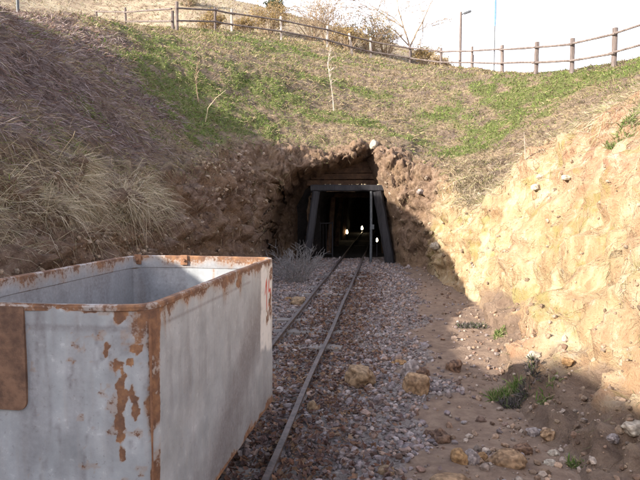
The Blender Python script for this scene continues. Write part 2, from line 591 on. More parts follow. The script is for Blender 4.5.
def floor_material():
    m = NT('trench_floor_gravel')
    v = m.coord()
    nA = m.noise(v, 1.1, 6, 0.6)
    nB = m.noise(v, 9.0, 8, 0.7)
    nC = m.noise(v, 45.0, 5, 0.7)
    vo = m.n('TexVoronoi')
    vo.inputs['Scale'].default_value = 26
    m.l(v, vo.inputs['Vector'])
    stone = m.mix(0.45, m.ramp(nC, [(0.3, (.08, .066, .06)), (0.5, (.17, .14, .122)), (0.7, (.28, .24, .21))]), m.ramp(vo.outputs['Color'], [(.2, (.25, .25, .25)), (.8, (.7, .7, .7))]), 'SOFT_LIGHT')
    dirt = m.ramp(nB, [(0.3, (.125, .082, .058)), (0.5, (.19, .13, .092)), (0.7, (.26, .185, .13))])
    f = m.mr(m.math('ADD', m.attr('gravel'), m.math('MULTIPLY', m.math('SUBTRACT', nB, .5), 1.0)), .3, .7)
    m.base(m.mix(f, dirt, stone))
    m.rough(0.95)
    m.bump(m.math('ADD', m.math('MULTIPLY', nB, .7), m.math('MULTIPLY', nC, .5)), 0.8, 0.03)
    return m.m


M = {}
M['terrain'] = terrain_material()
M['floor'] = floor_material()
M['stone'] = mat_attr_colour('loose_stone', 0.92, 0.35, 35, bump=0.5)
M['leaf'] = mat_attr_colour('foliage', 0.8, 0.2, 20, translucent=0.25)
M['straw'] = mat_attr_colour('dead_grass', 0.85, 0.2, 15, translucent=0.15)
M['timber'] = mat_var('weathered_timber', (.085, .066, .06), (.185, .15, .135), 5, (1, 1, .12), 0.85, 0.5)
M['timber_bleached'] = mat_var('bleached_timber', (.33, .27, .22), (.52, .45, .38), 5, (1, 1, .15), 0.85, 0.4)
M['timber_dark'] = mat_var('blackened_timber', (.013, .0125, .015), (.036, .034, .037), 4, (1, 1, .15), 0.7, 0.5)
M['timber_brown'] = mat_var('brown_mine_timber', (.04, .024, .016), (.105, .06, .036), 5, (1, .2, 1), 0.85, 0.5)
M['sleeper'] = mat_var('grey_sleeper_wood', (.10, .085, .075), (.24, .205, .18), 4, (.15, 1, 1), 0.9, 0.6)
M['bark'] = mat_var('bare_bark', (.11, .085, .07), (.22, .175, .145), 12, (1, 1, .3), 0.9, 0.4)
M['twig'] = mat_var('dry_twigs', (.20, .14, .09), (.36, .27, .18), 8)
M['twig_grey'] = mat_var('grey_dry_twigs', (.12, .11, .105), (.24, .225, .215), 8)
M['rail'] = mat_var('rusty_rail_steel', (.05, .041, .039), (.125, .095, .085), 14, (1, 1, 1), 0.55, 0.3, 0.003)
M['steel'] = mat_var('dull_grey_steel', (.06, .066, .072), (.13, .138, .145), 10, (1, 1, .3), 0.5, 0.2, 0.003)
M['iron'] = mat_var('rusty_iron', (.13, .062, .036), (.24, .125, .07), 14, (1, 1, 1), 0.85, 0.4, 0.004)
M['iron_dark'] = mat_var('brown_rusted_plate', (.085, .05, .036), (.19, .11, .07), 9, (1, 1, 1), .85, .5, .004)
M['blue'] = mat_var('blue_paint', (.10, .22, .42), (.16, .30, .50), 10)
M['straw_stem'] = mat_var('straw_stem', (.36, .29, .18), (.52, .44, .30), 10)
M['pale'] = mat_var('pale_grey_paint', (.5, .5, .5), (.62, .62, .62), 10)
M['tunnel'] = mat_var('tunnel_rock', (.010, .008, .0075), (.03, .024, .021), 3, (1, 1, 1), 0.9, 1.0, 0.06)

# ------------------------------------------------------------------ terrain mesh
idx = np.arange(NS * NT_).reshape(NS, NT_)
quads = np.stack([idx[:-1, :-1], idx[1:, :-1], idx[1:, 1:], idx[:-1, 1:]], -1).reshape(-1, 4)
Pf = P.reshape(-1, 3)
cen = Pf[quads].mean(1)
pc = push.reshape(-1)[quads].min(1)
hole = (pc > 0.9) & (cen[:, 0] > -0.25) & (cen[:, 0] < 1.85) & (cen[:, 2] < 1.9) & (cen[:, 1] > 16.3)
quads = quads[~hole]
quads = quads[:, ::-1]
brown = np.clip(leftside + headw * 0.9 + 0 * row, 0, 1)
footm = rightside * (1 - sstep(.12, .62, P[..., 2] + .12 * n_mid + .1 * n_big)) * sstep(11, 7.5, PY)
redm = rightside * np.clip(sstep(.5, .9, Fz) * .8 - .15 + .7 * n_big + .2 * n_mid, 0, 1) * sstep(13, 8, PY)
cutmask = np.clip(cutw - leftside * 0.35 * sstep(NCUT * .45, NCUT, row), 0, 1)
hill = np_mesh('hillside', Pf, quads, M['terrain'], attrs={'green': green, 'dark': dark_litter, 'cut': cutmask, 'brown': brown, 'far': far + 0 * row, 'red': redm, 'foot': footm}, smooth=True)
tag(hill, kind='structure')

# ------------------------------------------------------------------ trench floor
fx = np.arange(-3.3, 3.9, 0.05)
fy = np.concatenate([np.arange(-15, 2, 0.2), np.arange(2, 17.2, 0.05)])
GX, GY = np.meshgrid(fx, fy, indexing='ij')


def path_edge(y):   # left border of the trodden dirt path
    return np.interp(y, [0, 3.6, 5, 7.2, 10, 13, 15.2, 17], [.2, .42, .85, 1.2, 1.45, 1.75, 2.0, 2.1])


def floor_z(x, y):
    p = np.stack([x, y, 0 * x], -1)
    right = sstep(0.3, 1.5, x - path_edge(y))
    return 0.03 * fbm(p * 1.1, 3, 31) + 0.012 * fbm(p * 6, 3, 33) + right * 0.03 - 0.02


GZ = floor_z(GX, GY)
gravel_m = 1 - sstep(-.12, .25, GX - path_edge(GY) + 0.25 * fbm(np.stack([GX, GY, 0 * GX], -1) * 1.7, 3, 35))
fi = np.arange(GX.size).reshape(GX.shape)
fq = np.stack([fi[:-1, :-1], fi[1:, :-1], fi[1:, 1:], fi[:-1, 1:]], -1).reshape(-1, 4)
flo = np_mesh('trench_floor', np.stack([GX, GY, GZ], -1).reshape(-1, 3), fq, M['floor'], attrs={'gravel': gravel_m}, smooth=True)
tag(flo, kind='structure')
far_ground = np_mesh('ground', np.array([(-900, -900, -1.2), (900, -900, -1.2), (900, 900, -1.2), (-900, 900, -1.2)]), np.array([[0, 1, 2, 3]]), M['floor'], attrs={'gravel': np.zeros(4)})
tag(far_ground, kind='structure')

# ------------------------------------------------------------------ track heading
TH = math.atan2(68, 600)
TDIR = Vector((math.sin(TH), math.cos(TH), 0))
TSIDE = Vector((TDIR.y, -TDIR.x, 0))
_a, _b = at(272, 478, 3.62), at(362, 262, 15.9)
RR0 = Vector((_a.x, 3.62, 0))
TDIR = (Vector((_b.x, 15.9, 0)) - RR0).normalized()
TSIDE = Vector((TDIR.y, -TDIR.x, 0))
GAUGE = 0.59
TC0 = RR0 - TSIDE * GAUGE / 2 - TDIR * 3.62      # track centre abreast of the camera
def trk(s, off=0.0, z=0.0):
    p = TC0 + TDIR * s + TSIDE * off
    p.z = z
    return p


# ------------------------------------------------------------------ tunnel bore behind the timber set
tv, prof = [], []
for k in range(25):
    a = math.pi * k / 24
    prof.append((1.0 * math.cos(a) * (1.0 if 0 < k < 24 else 1), 1.15 + 0.95 * math.sin(a)))
prof = [(1.0, -.012)] + [(1.0, .4)] + prof + [(-1.0, .4), (-1.0, -.012)]
ny = 60
for j in range(ny):
    y = 16.62 + j * 0.3
    s = (y - TC0.y) / TDIR.y
    c = trk(s)
    for (a, b) in prof:
        if j == 0:      # collar of rock round the bore, behind the timber set
            a, b = a * 1.5, 1.0 + (b - 1.0) * 1.45
            tv.append((c.x + a, 16.7, b))
        else:
            tv.append((c.x + a * TSIDE.x, y + a * TSIDE.y * .2, b))
tv = np.array(tv)
tn = fbm(tv * 2.3, 4, 51) * 0.10
k = len(prof)
cx = np.repeat(np.array([trk((16.62 + j * .3 - TC0.y) / TDIR.y).x for j in range(ny)]), k)
tv[:, 0] += np.sign(tv[:, 0] - cx) * tn * (tv[:, 2] > 0)
tv[:, 2] += np.where(tv[:, 2] > 1.2, tn, 0)
ti = np.arange(ny * k).reshape(ny, k)
tq = np.stack([ti[:-1, :-1], ti[1:, :-1], ti[1:, 1:], ti[:-1, 1:]], -1).reshape(-1, 4)
tq2 = np.stack([ti[:-1, -1], ti[1:, -1], ti[1:, 0], ti[:-1, 0]], -1)
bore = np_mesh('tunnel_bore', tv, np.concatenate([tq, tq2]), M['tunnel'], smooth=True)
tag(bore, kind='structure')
endc = trk((16.62 + (ny - 1) * .3 - TC0.y) / TDIR.y)
mbx = MB()
mbx.box((endc.x, endc.y + .1, 1.0), (3.0, .2, 3.0), bevel=.03)
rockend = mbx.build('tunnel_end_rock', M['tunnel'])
tag(rockend, kind='structure')
from mathutils.bvhtree import BVHTree
_bv = BVHTree.FromPolygons(np.concatenate([Pf, np.stack([GX, GY, GZ], -1).reshape(-1, 3)]).tolist(), quads.tolist() + (fq + len(Pf)).tolist())


def drop(x, y, z0=80.0):
    h = _bv.ray_cast(Vector((x, y, z0)), Vector((0, 0, -1)))
    return h[0].z if h[0] is not None else 0.0


def seen(u, v):
    """point of the land that lies at photo pixel (u, v), and its normal"""
    d = at(u, v, 10.0) - Vector((0, 0, CAM_Z))
    h = _bv.ray_cast(Vector((0, 0, CAM_Z)), d.normalized())
    return h[0], h[1]


# ------------------------------------------------------------------ railway track
track = empty('railway_track', trk(0), 'rusty narrow gauge track running over gravel into the mine mouth', 'track')
H = 0.075
rail_sec = [(-.028, 0), (.028, 0), (.028, .008), (.007, .016), (.007, .05), (.021, .057), (.021, H), (-.021, H), (-.021, .057), (-.007, .05), (-.007, .016), (-.028, .008)]
for off in (-GAUGE / 2, GAUGE / 2):
    b = MB()
    pts = [trk(s, off + 0.006 * math.sin(s * 1.7 + off * 5), -0.012 + 0.006 * math.sin(s * 1.1 + off * 9)) for s in np.arange(-4, 31, .5)]
    b.sweep(pts, rail_sec)
    r_ = b.build('rail', M['rail'], None, smooth=False)
    r_.parent = track
    r_.matrix_parent_inverse = Matrix.Translation(-track.location)
s = -3.4
while s < 29:
    b = MB()
    z = (-0.040 if s < 16.5 else -.055) + random.uniform(-.016, .014)
    e = random.uniform(-.04, .04)
    b.beam(trk(s, -.52 + e, z), trk(s + random.uniform(-.03, .03), .52 + e, z + random.uniform(-.01, .01)), .17 + random.uniform(-.02, .03), .07, 6, .004, .15, .03)
    q = b.build('sleeper', M['sleeper'], track)
    q.matrix_parent_inverse = Matrix.Translation(-track.location)
    s += 0.78 + random.uniform(-.05, .05)

# ------------------------------------------------------------------ mine cart
HEAD = R(8.1)
CART = Vector((-0.978, 3.23, 0.0))
W, L, Z0, Z1 = 1.03, 2.02, 0.30, 1.300
cart = empty('mine_cart', CART, 'open topped pale grey steel mine cart with rusty rim', 'mine cart', rz=-HEAD)


def loop(off, r=0.06, fine=0.012, dents=False):
    """closed rounded rectangle, counter-clockwise seen from above, and its outward normals"""
    hx, hy = W / 2 + off, L / 2 + off
    r = max(r + off, .012)
    pts, nn = [], []
    for (cx_, cy_, a0) in ((hx - r, -hy + r, -90), (hx - r, hy - r, 0), (-hx + r, hy - r, 90), (-hx + r, -hy + r, 180)):
        for k_ in range(9):
            a = R(a0 + 90 * k_ / 8)
            pts.append((cx_ + r * math.cos(a), cy_ + r * math.sin(a)))
            nn.append((math.cos(a), math.sin(a)))
        # straight run to the next corner
        nx = {-90: (hx, hy - r), 0: (-hx + r, hy), 90: (-hx, -hy + r), 180: (hx - r, -hy)}[a0]
        p0 = pts[-1]
        n_ = max(2, int(math.hypot(nx[0] - p0[0], nx[1] - p0[1]) / fine))
        for k_ in range(1, n_):
            t = k_ / n_
            pts.append((p0[0] + (nx[0] - p0[0]) * t, p0[1] + (nx[1] - p0[1]) * t))
            nn.append(nn[-1])
    return np.array(pts), np.array(nn)


def cart_tilt(x, y):        # the near end of the rim stands a little higher
    return -0.012 * y


pts, nn = loop(0)
NP_ = len(pts)
zs = np.linspace(Z0, Z1 - .005, 85)
px_, pz_ = np.repeat(pts[:, 0], len(zs)), np.tile(zs, NP_)
py_ = np.repeat(pts[:, 1], len(zs))
nx_, ny_ = np.repeat(nn[:, 0], len(zs)), np.repeat(nn[:, 1], len(zs))
q3 = np.stack([px_, py_, pz_], -1)
dent = 0.007 * fbm(q3 * 1.6, 3, 3) + 0.004 * fbm(q3 * 5, 2, 5)
mid = (1 - np.abs(2 * (pz_ - Z0) / (Z1 - Z0) - 1)) * (1 - sstep(.30, .5, np.abs(px_)) * (np.abs(ny_) > .5))
V = np.stack([px_ + nx_ * dent, py_ + ny_ * dent, pz_ + cart_tilt(px_, py_)], -1)
# rust, dirt and white paint where the cart carries them (its own metres)
nz1, nz2, nz3 = fbm(q3 * 11, 5, 11, .6), fbm(q3 * 34, 4, 12, .6), fbm(q3 * np.array([14, 14, 2.2]), 4, 13)


def el(a, b, ca, cb, ra, rb, soft=.35):
    d = np.hypot((a - ca) / ra, (b - cb) / rb) + .42 * nz1 + .30 * nz2
    return 1 - sstep(1 - soft, 1 + soft, d)


front = ny_ < -.7
rightf = nx_ > .7
rust = np.zeros(len(V))
fr = [(.395, 1.262, .040, .035), (.335, 1.12, .013, .030), (.45, 1.135, .018, .016), (.425, 1.085, .012, .014), (.375, 1.07, .010, .022), (.392, .96, .024, .10), (.386, .85, .020, .08), (.388, .74, .010, .05), (.446, .90, .018, .06), (.43, .97, .010, .035), (.475, 1.24, .018, .035), (.30, 1.285, .14, .014), (-.3, .45, .06, .08)]
for c_ in fr:
    rust = np.maximum(rust, front * el(px_, pz_, *c_))
corner = sstep(.024, .0, np.hypot(px_ - .510, py_ + L / 2 - .010) - .004 - .016 * nz3 - .008 * nz1) * (px_ > 0) * (py_ < 0)
rust = np.maximum(rust, corner * (.46 + .5 * nz1))
wid = np.interp(pz_, [.3, .85, 1.1, 1.25, 1.3], [.004, .006, .012, .04, .075])
rust = np.maximum(rust, rightf * (1 - sstep(.6, 1.2, (py_ + L / 2 - .05) / wid + .5 * nz1)) * (.58 + .5 * nz1))
rust = np.maximum(rust, rightf * sstep(1.19, 1.30, pz_ + .035 * nz3 - .02 * nz1) * .72)
rust = np.maximum(rust, sstep(.37, .3, pz_ + .03 * nz1) * .75)
rust = np.maximum(rust, front * sstep(1.265, 1.30, pz_ + .012 * nz1) * .7)
spots = sstep(.62, .95, fbm(q3 * 22, 3, 55, .6) + .35 * (px_ > .2)) * front
rust = np.maximum(rust, spots * .40)
wash = (front + rightf) * np.exp(-(((px_ - .5) / .09) ** 2 + ((py_ + L / 2) / .10) ** 2)) * sstep(1.0, 1.28, pz_ + .05 * nz3)
rust = np.maximum(rust, wash * (.42 + .25 * nz1))
rust = np.maximum(rust, rightf * (.34 + .2 * nz3) * sstep(1.08, 1.28, pz_ + .05 * nz3))
rust = np.maximum(rust, rightf * el(py_, pz_, .12, 1.235, .05, .02) * .8)
far_patch = rightf * sstep(.60, .615, py_ - .01 * nz2 - .0) * sstep(.66, .70, pz_ - .12 * (1 - py_) + .02 * nz1)
flake = rightf * np.maximum(el(py_, pz_, .90, 1.00, .05, .10, .5), np.maximum(el(py_, pz_, .96, 1.20, .10, .05, .4) * .9, el(py_, pz_, .80, .92, .05, .06, .5) * .85))
rust = np.maximum(rust, flake * (.62 + .5 * nz2))
rust = np.maximum(rust, (ny_ > .7) * el(px_, pz_, 0, .7, .3, .2) * .8)
white = far_patch * (1 - .35 * sstep(.2, .7, nz2))
# painted red figures "15" on the white patch
def stroke(a, b, segs, w):
    d = np.full(len(a), 9.)
    for (x0, y0, x1, y1) in segs:
        ex, ey = x1 - x0, y1 - y0
        t = np.clip(((a - x0) * ex + (b - y0) * ey) / (ex * ex + ey * ey), 0, 1)
        d = np.minimum(d, np.hypot(a - x0 - t * ex, b - y0 - t * ey))
    return 1 - sstep(w * .7, w * 1.25, d + .004 * nz2)


figs = [(.80, 1.17, .80, .98), (.80, 1.17, .745, 1.09), (.925, 1.165, .86, 1.165), (.86, 1.165, .86, 1.085), (.86, 1.085, .905, 1.085), (.905, 1.085, .925, 1.05), (.925, 1.05, .905, 1.0), (.905, 1.0, .855, .995)]
red = rightf * stroke(py_, pz_, figs, .013) * (.75 + .5 * nz1 > .45)
# grey smear slanting across the right side, grime elsewhere
sm = rightf * (1 - sstep(.0, .34, np.abs((pz_ - .62) - .62 * (py_ - .05)) + .05 * nz1 + .06 * nz3)) * sstep(-.55, -.1, py_) * (1 - far_patch * .9)
greyflake = front * np.maximum(el(px_, pz_, .47, 1.235, .05, .05), el(px_, pz_, .40, 1.15, .05, .04) * .7)
dirt = np.clip(1.0 * sm + .42 * sstep(-.1, .8, nz3) + .25 * sstep(.6, .32, pz_), 0, 1)
dirt = np.clip(dirt + front * .5 * (1 - sstep(.004, .02, np.abs(pz_ - 1.205 - .004 * nz1))) * (px_ > -.48), 0, 1)
seam = (front + rightf * (py_ < .35)) * (1 - sstep(.003, .010, np.abs(pz_ - 1.212 - .003 * nz1 - .0 * px_)))
drip = (front + rightf) * sstep(.25, .75, fbm(q3 * np.array([26, 26, 1.3]), 3, 88)) * sstep(.35, 1.25, pz_)
dirt = np.clip(np.maximum(dirt, .8 * seam) + .35 * drip + .35 * sstep(.55, .3, pz_ + .06 * nz3), 0, 1)
dirt = np.clip(np.maximum(dirt, greyflake * .9) + .55 * front * sstep(.55, .9, fbm(q3 * np.array([30, 30, 9]), 3, 66, .6)), 0, 1)
ii = np.arange(NP_ * len(zs)).reshape(NP_, len(zs))
i2 = np.roll(ii, -1, 0)
cq = np.stack([ii[:, :-1], i2[:, :-1], i2[:, 1:], ii[:, 1:]], -1).reshape(-1, 4)


def cart_paint():
    m = NT('weathered_cart_paint')
    v = m.coord()
    n1 = m.noise(v, 6, 8, .65)
    n2 = m.noise(v, 55, 5, .65)
    n3 = m.noise(m.coord((16, 16, 1.4)), 2.2, 6, .6)
    paint = m.ramp(n1, [(.3, (.23, .245, .255)), (.5, (.30, .315, .325)), (.7, (.38, .39, .40))])
    paint = m.mix(m.mr(n3, .5, .75, 0, .40), paint, (.30, .28, .26))
    paint = m.mix(m.mr(n2, .60, .70, 0, .5), paint, (.17, .16, .16))
    paint = m.mix(m.mr(m.noise(v, 24, 8, .75), .58, .70, 0, .45), paint, (.56, .57, .58))
    paint = m.mix(m.mr(m.noise(m.coord((60, 60, 7)), 2.0, 4, .7), .66, .74, 0, .5), paint, (.22, .19, .17))
    paint = m.mix(m.attr('white'), paint, (.62, .60, .56))
    paint = m.mix(m.math('MULTIPLY', m.attr('dirt'), m.mr(n2, .25, .7, .5, 1.0)), paint, (.16, .15, .155))
    paint = m.mix(m.attr('red'), paint, (.42, .05, .04))
    rustc = m.ramp(m.noise(v, 13, 8, .7), [(.3, (.08, .042, .029)), (.48, (.15, .076, .043)), (.6, (.225, .113, .056)), (.75, (.32, .19, .10))])
    rustc = m.mix(m.mr(n2, .55, .7, 0, .6), rustc, (.10, .055, .04))
    f = m.mr(m.math('ADD', m.attr('rust'), m.math('MULTIPLY', m.math('SUBTRACT', n2, .5), 1.15)), .38, .62)
    stain = m.mr(m.attr('rust'), .15, .6, 0, .55)
    paint = m.mix(stain, paint, (.27, .155, .08))
    m.base(m.mix(f, paint, rustc))
    m.rough(m.mr(f, 0, 1, .48, .9))
    m.b.inputs['Specular IOR Level'].default_value = .4
    m.bump(m.math('ADD', m.math('MULTIPLY', f, -.5), m.math('MULTIPLY', n2, .3)), .45, .004)
    return m.m


M['cart'] = cart_paint()
body = np_mesh('body', V, cq, M['cart'], cart, attrs={'rust': rust, 'dirt': dirt, 'white': white, 'red': red}, smooth=True)

# inside skin and cart floor
pin, nin = loop(-.022, .06, .03)
zi = np.linspace(Z0 + .02, Z1 - .006, 30)
vi = np.stack([np.repeat(pin[:, 0], 30), np.repeat(pin[:, 1], 30), np.tile(zi, len(pin))], -1)
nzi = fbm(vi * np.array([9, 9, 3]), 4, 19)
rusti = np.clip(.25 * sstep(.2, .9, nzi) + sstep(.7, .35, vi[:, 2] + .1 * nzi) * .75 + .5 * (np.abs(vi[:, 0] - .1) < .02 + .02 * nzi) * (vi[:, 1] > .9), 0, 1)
dirt_shade = np.clip(.72 + .6 * sstep(-.1, .6, nzi) + .3 * sstep(.9, .5, vi[:, 2]), 0, 1) * np.where(vi[:, 1] > .95, np.where(vi[:, 0] > -.1, .2, .8), 1.0)  # grime plus painted interior shade; far wall paler where sunlight is painted in
ij = np.arange(len(pin) * 30).reshape(len(pin), 30)
ij2 = np.roll(ij, -1, 0)
vi[:, 2] += cart_tilt(0, vi[:, 1])
inner = np_mesh('inner_lining', vi, np.stack([ij[:, :-1], ij[:, 1:], ij2[:, 1:], ij2[:, :-1]], -1).reshape(-1, 4), M['cart'], cart, attrs={'rust': rusti, 'dirt': dirt_shade, 'white': 0 * rusti, 'red': 0 * rusti}, smooth=True)  # the dirt channel here carries painted shade as well as grime
b = MB()
b.box((0, 0, Z0 + .03), (W - .03, L - .03, .02))
b.build('cart_floor', M['iron'], cart)

# rim: folded lip and stiffening band round the top
prof_r = [(.002, Z1 - .020), (.006, Z1 - .018), (.007, Z1 - .004), (.004, Z1 + .003), (-.018, Z1 + .004), (-.026, Z1 - .002), (-.026, Z1 - .080), (-.020, Z1 - .086), (-.021, Z1 - .087)]
vr, rr_, dd_ = [], [], []
base_p, base_n = loop(0, .075, .02)
for (o_, z_) in prof_r:
    wv = 0.004 * fbm(np.stack([base_p[:, 0] * 3, base_p[:, 1] * 3, 0 * base_p[:, 0]], -1), 2, 7)
    sag = -.012 * np.where(base_n[:, 1] < -.7, np.cos(np.clip(base_p[:, 0] / (W / 2), -1, 1) * math.pi / 2), 0)
    xy = base_p + base_n * o_
    vr.append(np.stack([xy[:, 0], xy[:, 1], z_ + cart_tilt(0, xy[:, 1]) + wv + sag], -1))
    inside = o_ < -.022 and z_ < Z1 - .01
    rr_.append(np.full(len(base_p), .20 if inside else .60) + .0)
    dd_.append(np.full(len(base_p), .75 if inside else .35))
vr = np.concatenate(vr)
rr_, dd_ = np.concatenate(rr_), np.concatenate(dd_)
rr_ = rr_ + .22 * fbm(vr * 14, 4, 23)
fr_out = (np.tile(base_n[:, 1], len(prof_r)) < -.7) & (np.repeat([p_[0] for p_ in prof_r], len(base_p)) > 0)
ir = np.arange(len(vr)).reshape(len(prof_r), -1)
ir2 = np.roll(ir, -1, 1)
rq = np.stack([ir[:-1], ir2[:-1], ir2[1:], ir[1:]], -1).reshape(-1, 4)
np_mesh('rim', vr, rq, M['cart'], cart, attrs={'rust': rr_, 'dirt': dd_, 'white': 0 * rr_, 'red': 0 * rr_}, smooth=False)
# rusty doubler plate at the left of the near end
b = MB()
x0_, x1_, z0_, z1_, rc = -.42, .012, .885, 1.283, .035
ol = [(x0_, z0_), (x1_ - rc, z0_)] + [(x1_ - rc + rc * math.sin(t_), z0_ + rc - rc * math.cos(t_)) for t_ in np.linspace(.2, 1.57, 6)] + [(x1_, z1_), (x0_, z1_)]
ya, yb = -L / 2 - .0095, -L / 2 + .004
n_ = len(ol)
b.add([(x_, ya, z_ + cart_tilt(0, ya)) for x_, z_ in ol] + [(x_, yb, z_ + cart_tilt(0, yb)) for x_, z_ in ol], [tuple(range(n_))] + [(i, i + n_, (i + 1) % n_ + n_, (i + 1) % n_) for i in range(n_)])
pp = b.build('doubler_plate', M['iron_dark'], cart, smooth=False)
pp['label'] = 'rust brown rectangular plate on the near end of the cart'
pp.parent = cart
# brackets inside the rim at the far end, seam ribs, corner seam
for bx_ in (-.465, -.12):
    b = MB()
    b.box((bx_, L / 2 - .034, Z1 - .036), (.05, .012, .07), bevel=.003)
    b.tube([(bx_, L / 2 - .036, Z1 - .036), (bx_, L / 2 - .052, Z1 - .036)], .011, 8)
    b.build('rim_bracket', M['iron'], cart)
b = MB()
b.box((W / 2 - .19, L / 2 - .015, .8), (.012, .006, .96))
b.build('inner_seam', M['iron'], cart)
b = MB()
b.tube([(W / 2 - .012, -L / 2 + .006, z_ + .012 * 0) for z_ in np.linspace(Z0, Z1 - .06, 16)], [.005 + random.uniform(-.0015, .0015) for _ in range(16)], 6)
b.build('corner_weld', M['iron'], cart)
# undercarriage
for sx in (-.22, .22):
    b = MB()
    b.box((sx, 0, .25), (.08, 1.7, .09), bevel=.008)
    b.build('chassis_beam', M['iron'], cart)
for sy in (-.5, .42):
    b = MB()
    b.tube([(-.36, sy, .17), (.36, sy, .17)], .028, 12)
    b.build('axle', M['iron'], cart)
    for sx in (-1, 1):
        b = MB()
        sec = [(0, .03), (0, .165), (.02, .175), (.024, .15), (.07, .145), (.07, .115), (.045, .10), (.045, .05), (.08, .045), (.08, .03)]
        n_ = 28
        vs, fs = [], []
        for i in range(n_):
            a = 2 * math.pi * i / n_
            for (o_, r_) in sec:
                vs.append((sx * (.26 + o_), sy + r_ * math.cos(a), .175 + r_ * math.sin(a)))
        for i in range(n_):
            for j in range(len(sec)):
                a_, c_ = i * len(sec) + j, i * len(sec) + (j + 1) % len(sec)
                a2, c2 = ((i + 1) % n_) * len(sec) + j, ((i + 1) % n_) * len(sec) + (j + 1) % len(sec)
                fs.append((a_, a2, c2, c_))
        b.add(vs, fs)
        b.build('wheel', M['iron'], cart)

# ------------------------------------------------------------------ timber set at the mine mouth
Yp = 16.05
def px(u, v, y=Yp):
    return at(u, v, y)


portal = empty('timber_portal', (0.78, Yp, 0), 'dark timber frame with sloping posts propping the mine mouth', 'mine portal')
inv = Matrix.Translation(-portal.location)
def pbuild(b, name, mat, parent=portal, inv_=inv):
    o = b.build(name, mat, parent)
    o.matrix_parent_inverse = inv_
    return o


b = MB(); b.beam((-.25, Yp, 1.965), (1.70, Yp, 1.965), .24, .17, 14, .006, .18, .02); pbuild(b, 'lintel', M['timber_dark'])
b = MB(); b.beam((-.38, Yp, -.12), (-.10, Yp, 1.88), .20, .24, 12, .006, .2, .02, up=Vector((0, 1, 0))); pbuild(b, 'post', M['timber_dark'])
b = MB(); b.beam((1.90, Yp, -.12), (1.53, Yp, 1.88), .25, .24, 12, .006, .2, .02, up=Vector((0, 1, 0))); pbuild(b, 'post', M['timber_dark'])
for k_ in range(5):
    b = MB(); z_ = 2.12 + k_ * .165
    b.beam((-.35 + k_ * .1, 16.50 + random.uniform(-.02, .02), z_), (1.9 - k_ * .03, 16.50, z_ + random.uniform(-.02, .02)), .06, .155, 8, .006, .12, .02); pbuild(b, 'lagging_board', M['timber_brown'])
for k_ in range(9):
    t = (k_ + .5) / 9
    for sgn in (-1, 1):
        x_ = (-.36 + .28 * t - .02) if sgn < 0 else (1.88 - .37 * t + .03)
        b = MB(); b.beam((x_ + sgn * .05, Yp + .13, .03 + 1.85 * t), (x_ + sgn * .09, Yp + .78, .03 + 1.85 * t + random.uniform(-.03, .03)), .06, .19, 4, .008, .15, .02)
        pbuild(b, 'side_board', M['timber_brown'])
b = MB()
for _ in range(16):
    c = Vector((random.uniform(-.15, 1.6), Yp + random.uniform(-.09, .1), 2.055 + random.uniform(0, .012)))
    v_, f_ = ico(1)
    s_ = random.uniform(.010, .024)
    b.add([c + Vector(q) * s_ * random.uniform(.7, 1.2) for q in v_], f_.tolist())
o = b.build('fallen_chips', M['straw_stem'], None)
tag(o, 'pale stone chips fallen on the dark lintel of the mine mouth', 'stone chips', kind='stuff')
gate = empty('metal_gate', (1.36, Yp - .05, 0), 'thin grey steel gate standing open in the mine mouth', 'gate')
ginv = Matrix.Translation(-gate.location)
b = MB(); b.tube([(1.36, Yp - .06, -.1), (1.365, Yp - .06, .9), (1.36, Yp - .06, 1.88)], .036, 10); pbuild(b, 'gate_post', M['steel'], gate, ginv)
b = MB(); b.box((1.40, Yp - .07, .93), (.09, .05, .13), bevel=.01); pbuild(b, 'latch', M['steel'], gate, ginv)
b = MB()
b.tube([(.36, 17.25, -.05), (.36, 17.25, 1.02)], .022, 8)
b.tube([(.0, 17.15, -.05), (.0, 17.15, 1.02)], .022, 8)
for z_ in (.1, .98):
    b.tube([(.0, 17.15, z_), (.36, 17.25, z_)], .018, 8)
for k_ in range(1, 4):
    b.tube([(.09 * k_, 17.15 + .025 * k_, .1), (.09 * k_, 17.15 + .025 * k_, .98)], .007, 6)
pbuild(b, 'gate_leaf', M['timber_dark'], gate, ginv)
for i_, y_ in enumerate((18.6, 21.4, 24.6)):
    s = (y_ - TC0.y) / TDIR.y
    c = trk(s)
    t = empty('timber_support', c, ['dark timber props and cap just inside the tunnel', 'dark timber props halfway along the unlit tunnel', 'dark timber props deepest in the unlit tunnel'][i_], 'timber support')
    ti_ = Matrix.Translation(-t.location)
    b = MB(); b.beam(c + Vector((-.85, 0, 1.8)), c + Vector((.85, 0, 1.8)), .17, .17, 8, .008); pbuild(b, 'cap_beam', M['timber_brown'], t, ti_)
    for sg in (-1, 1):
        b = MB(); b.beam(c + Vector((sg * .88, 0, -.1)), c + Vector((sg * .72, 0, 1.72)), .16, .16, 8, .008, up=Vector((0, 1, 0))); pbuild(b, 'prop', M['timber_brown'], t, ti_)

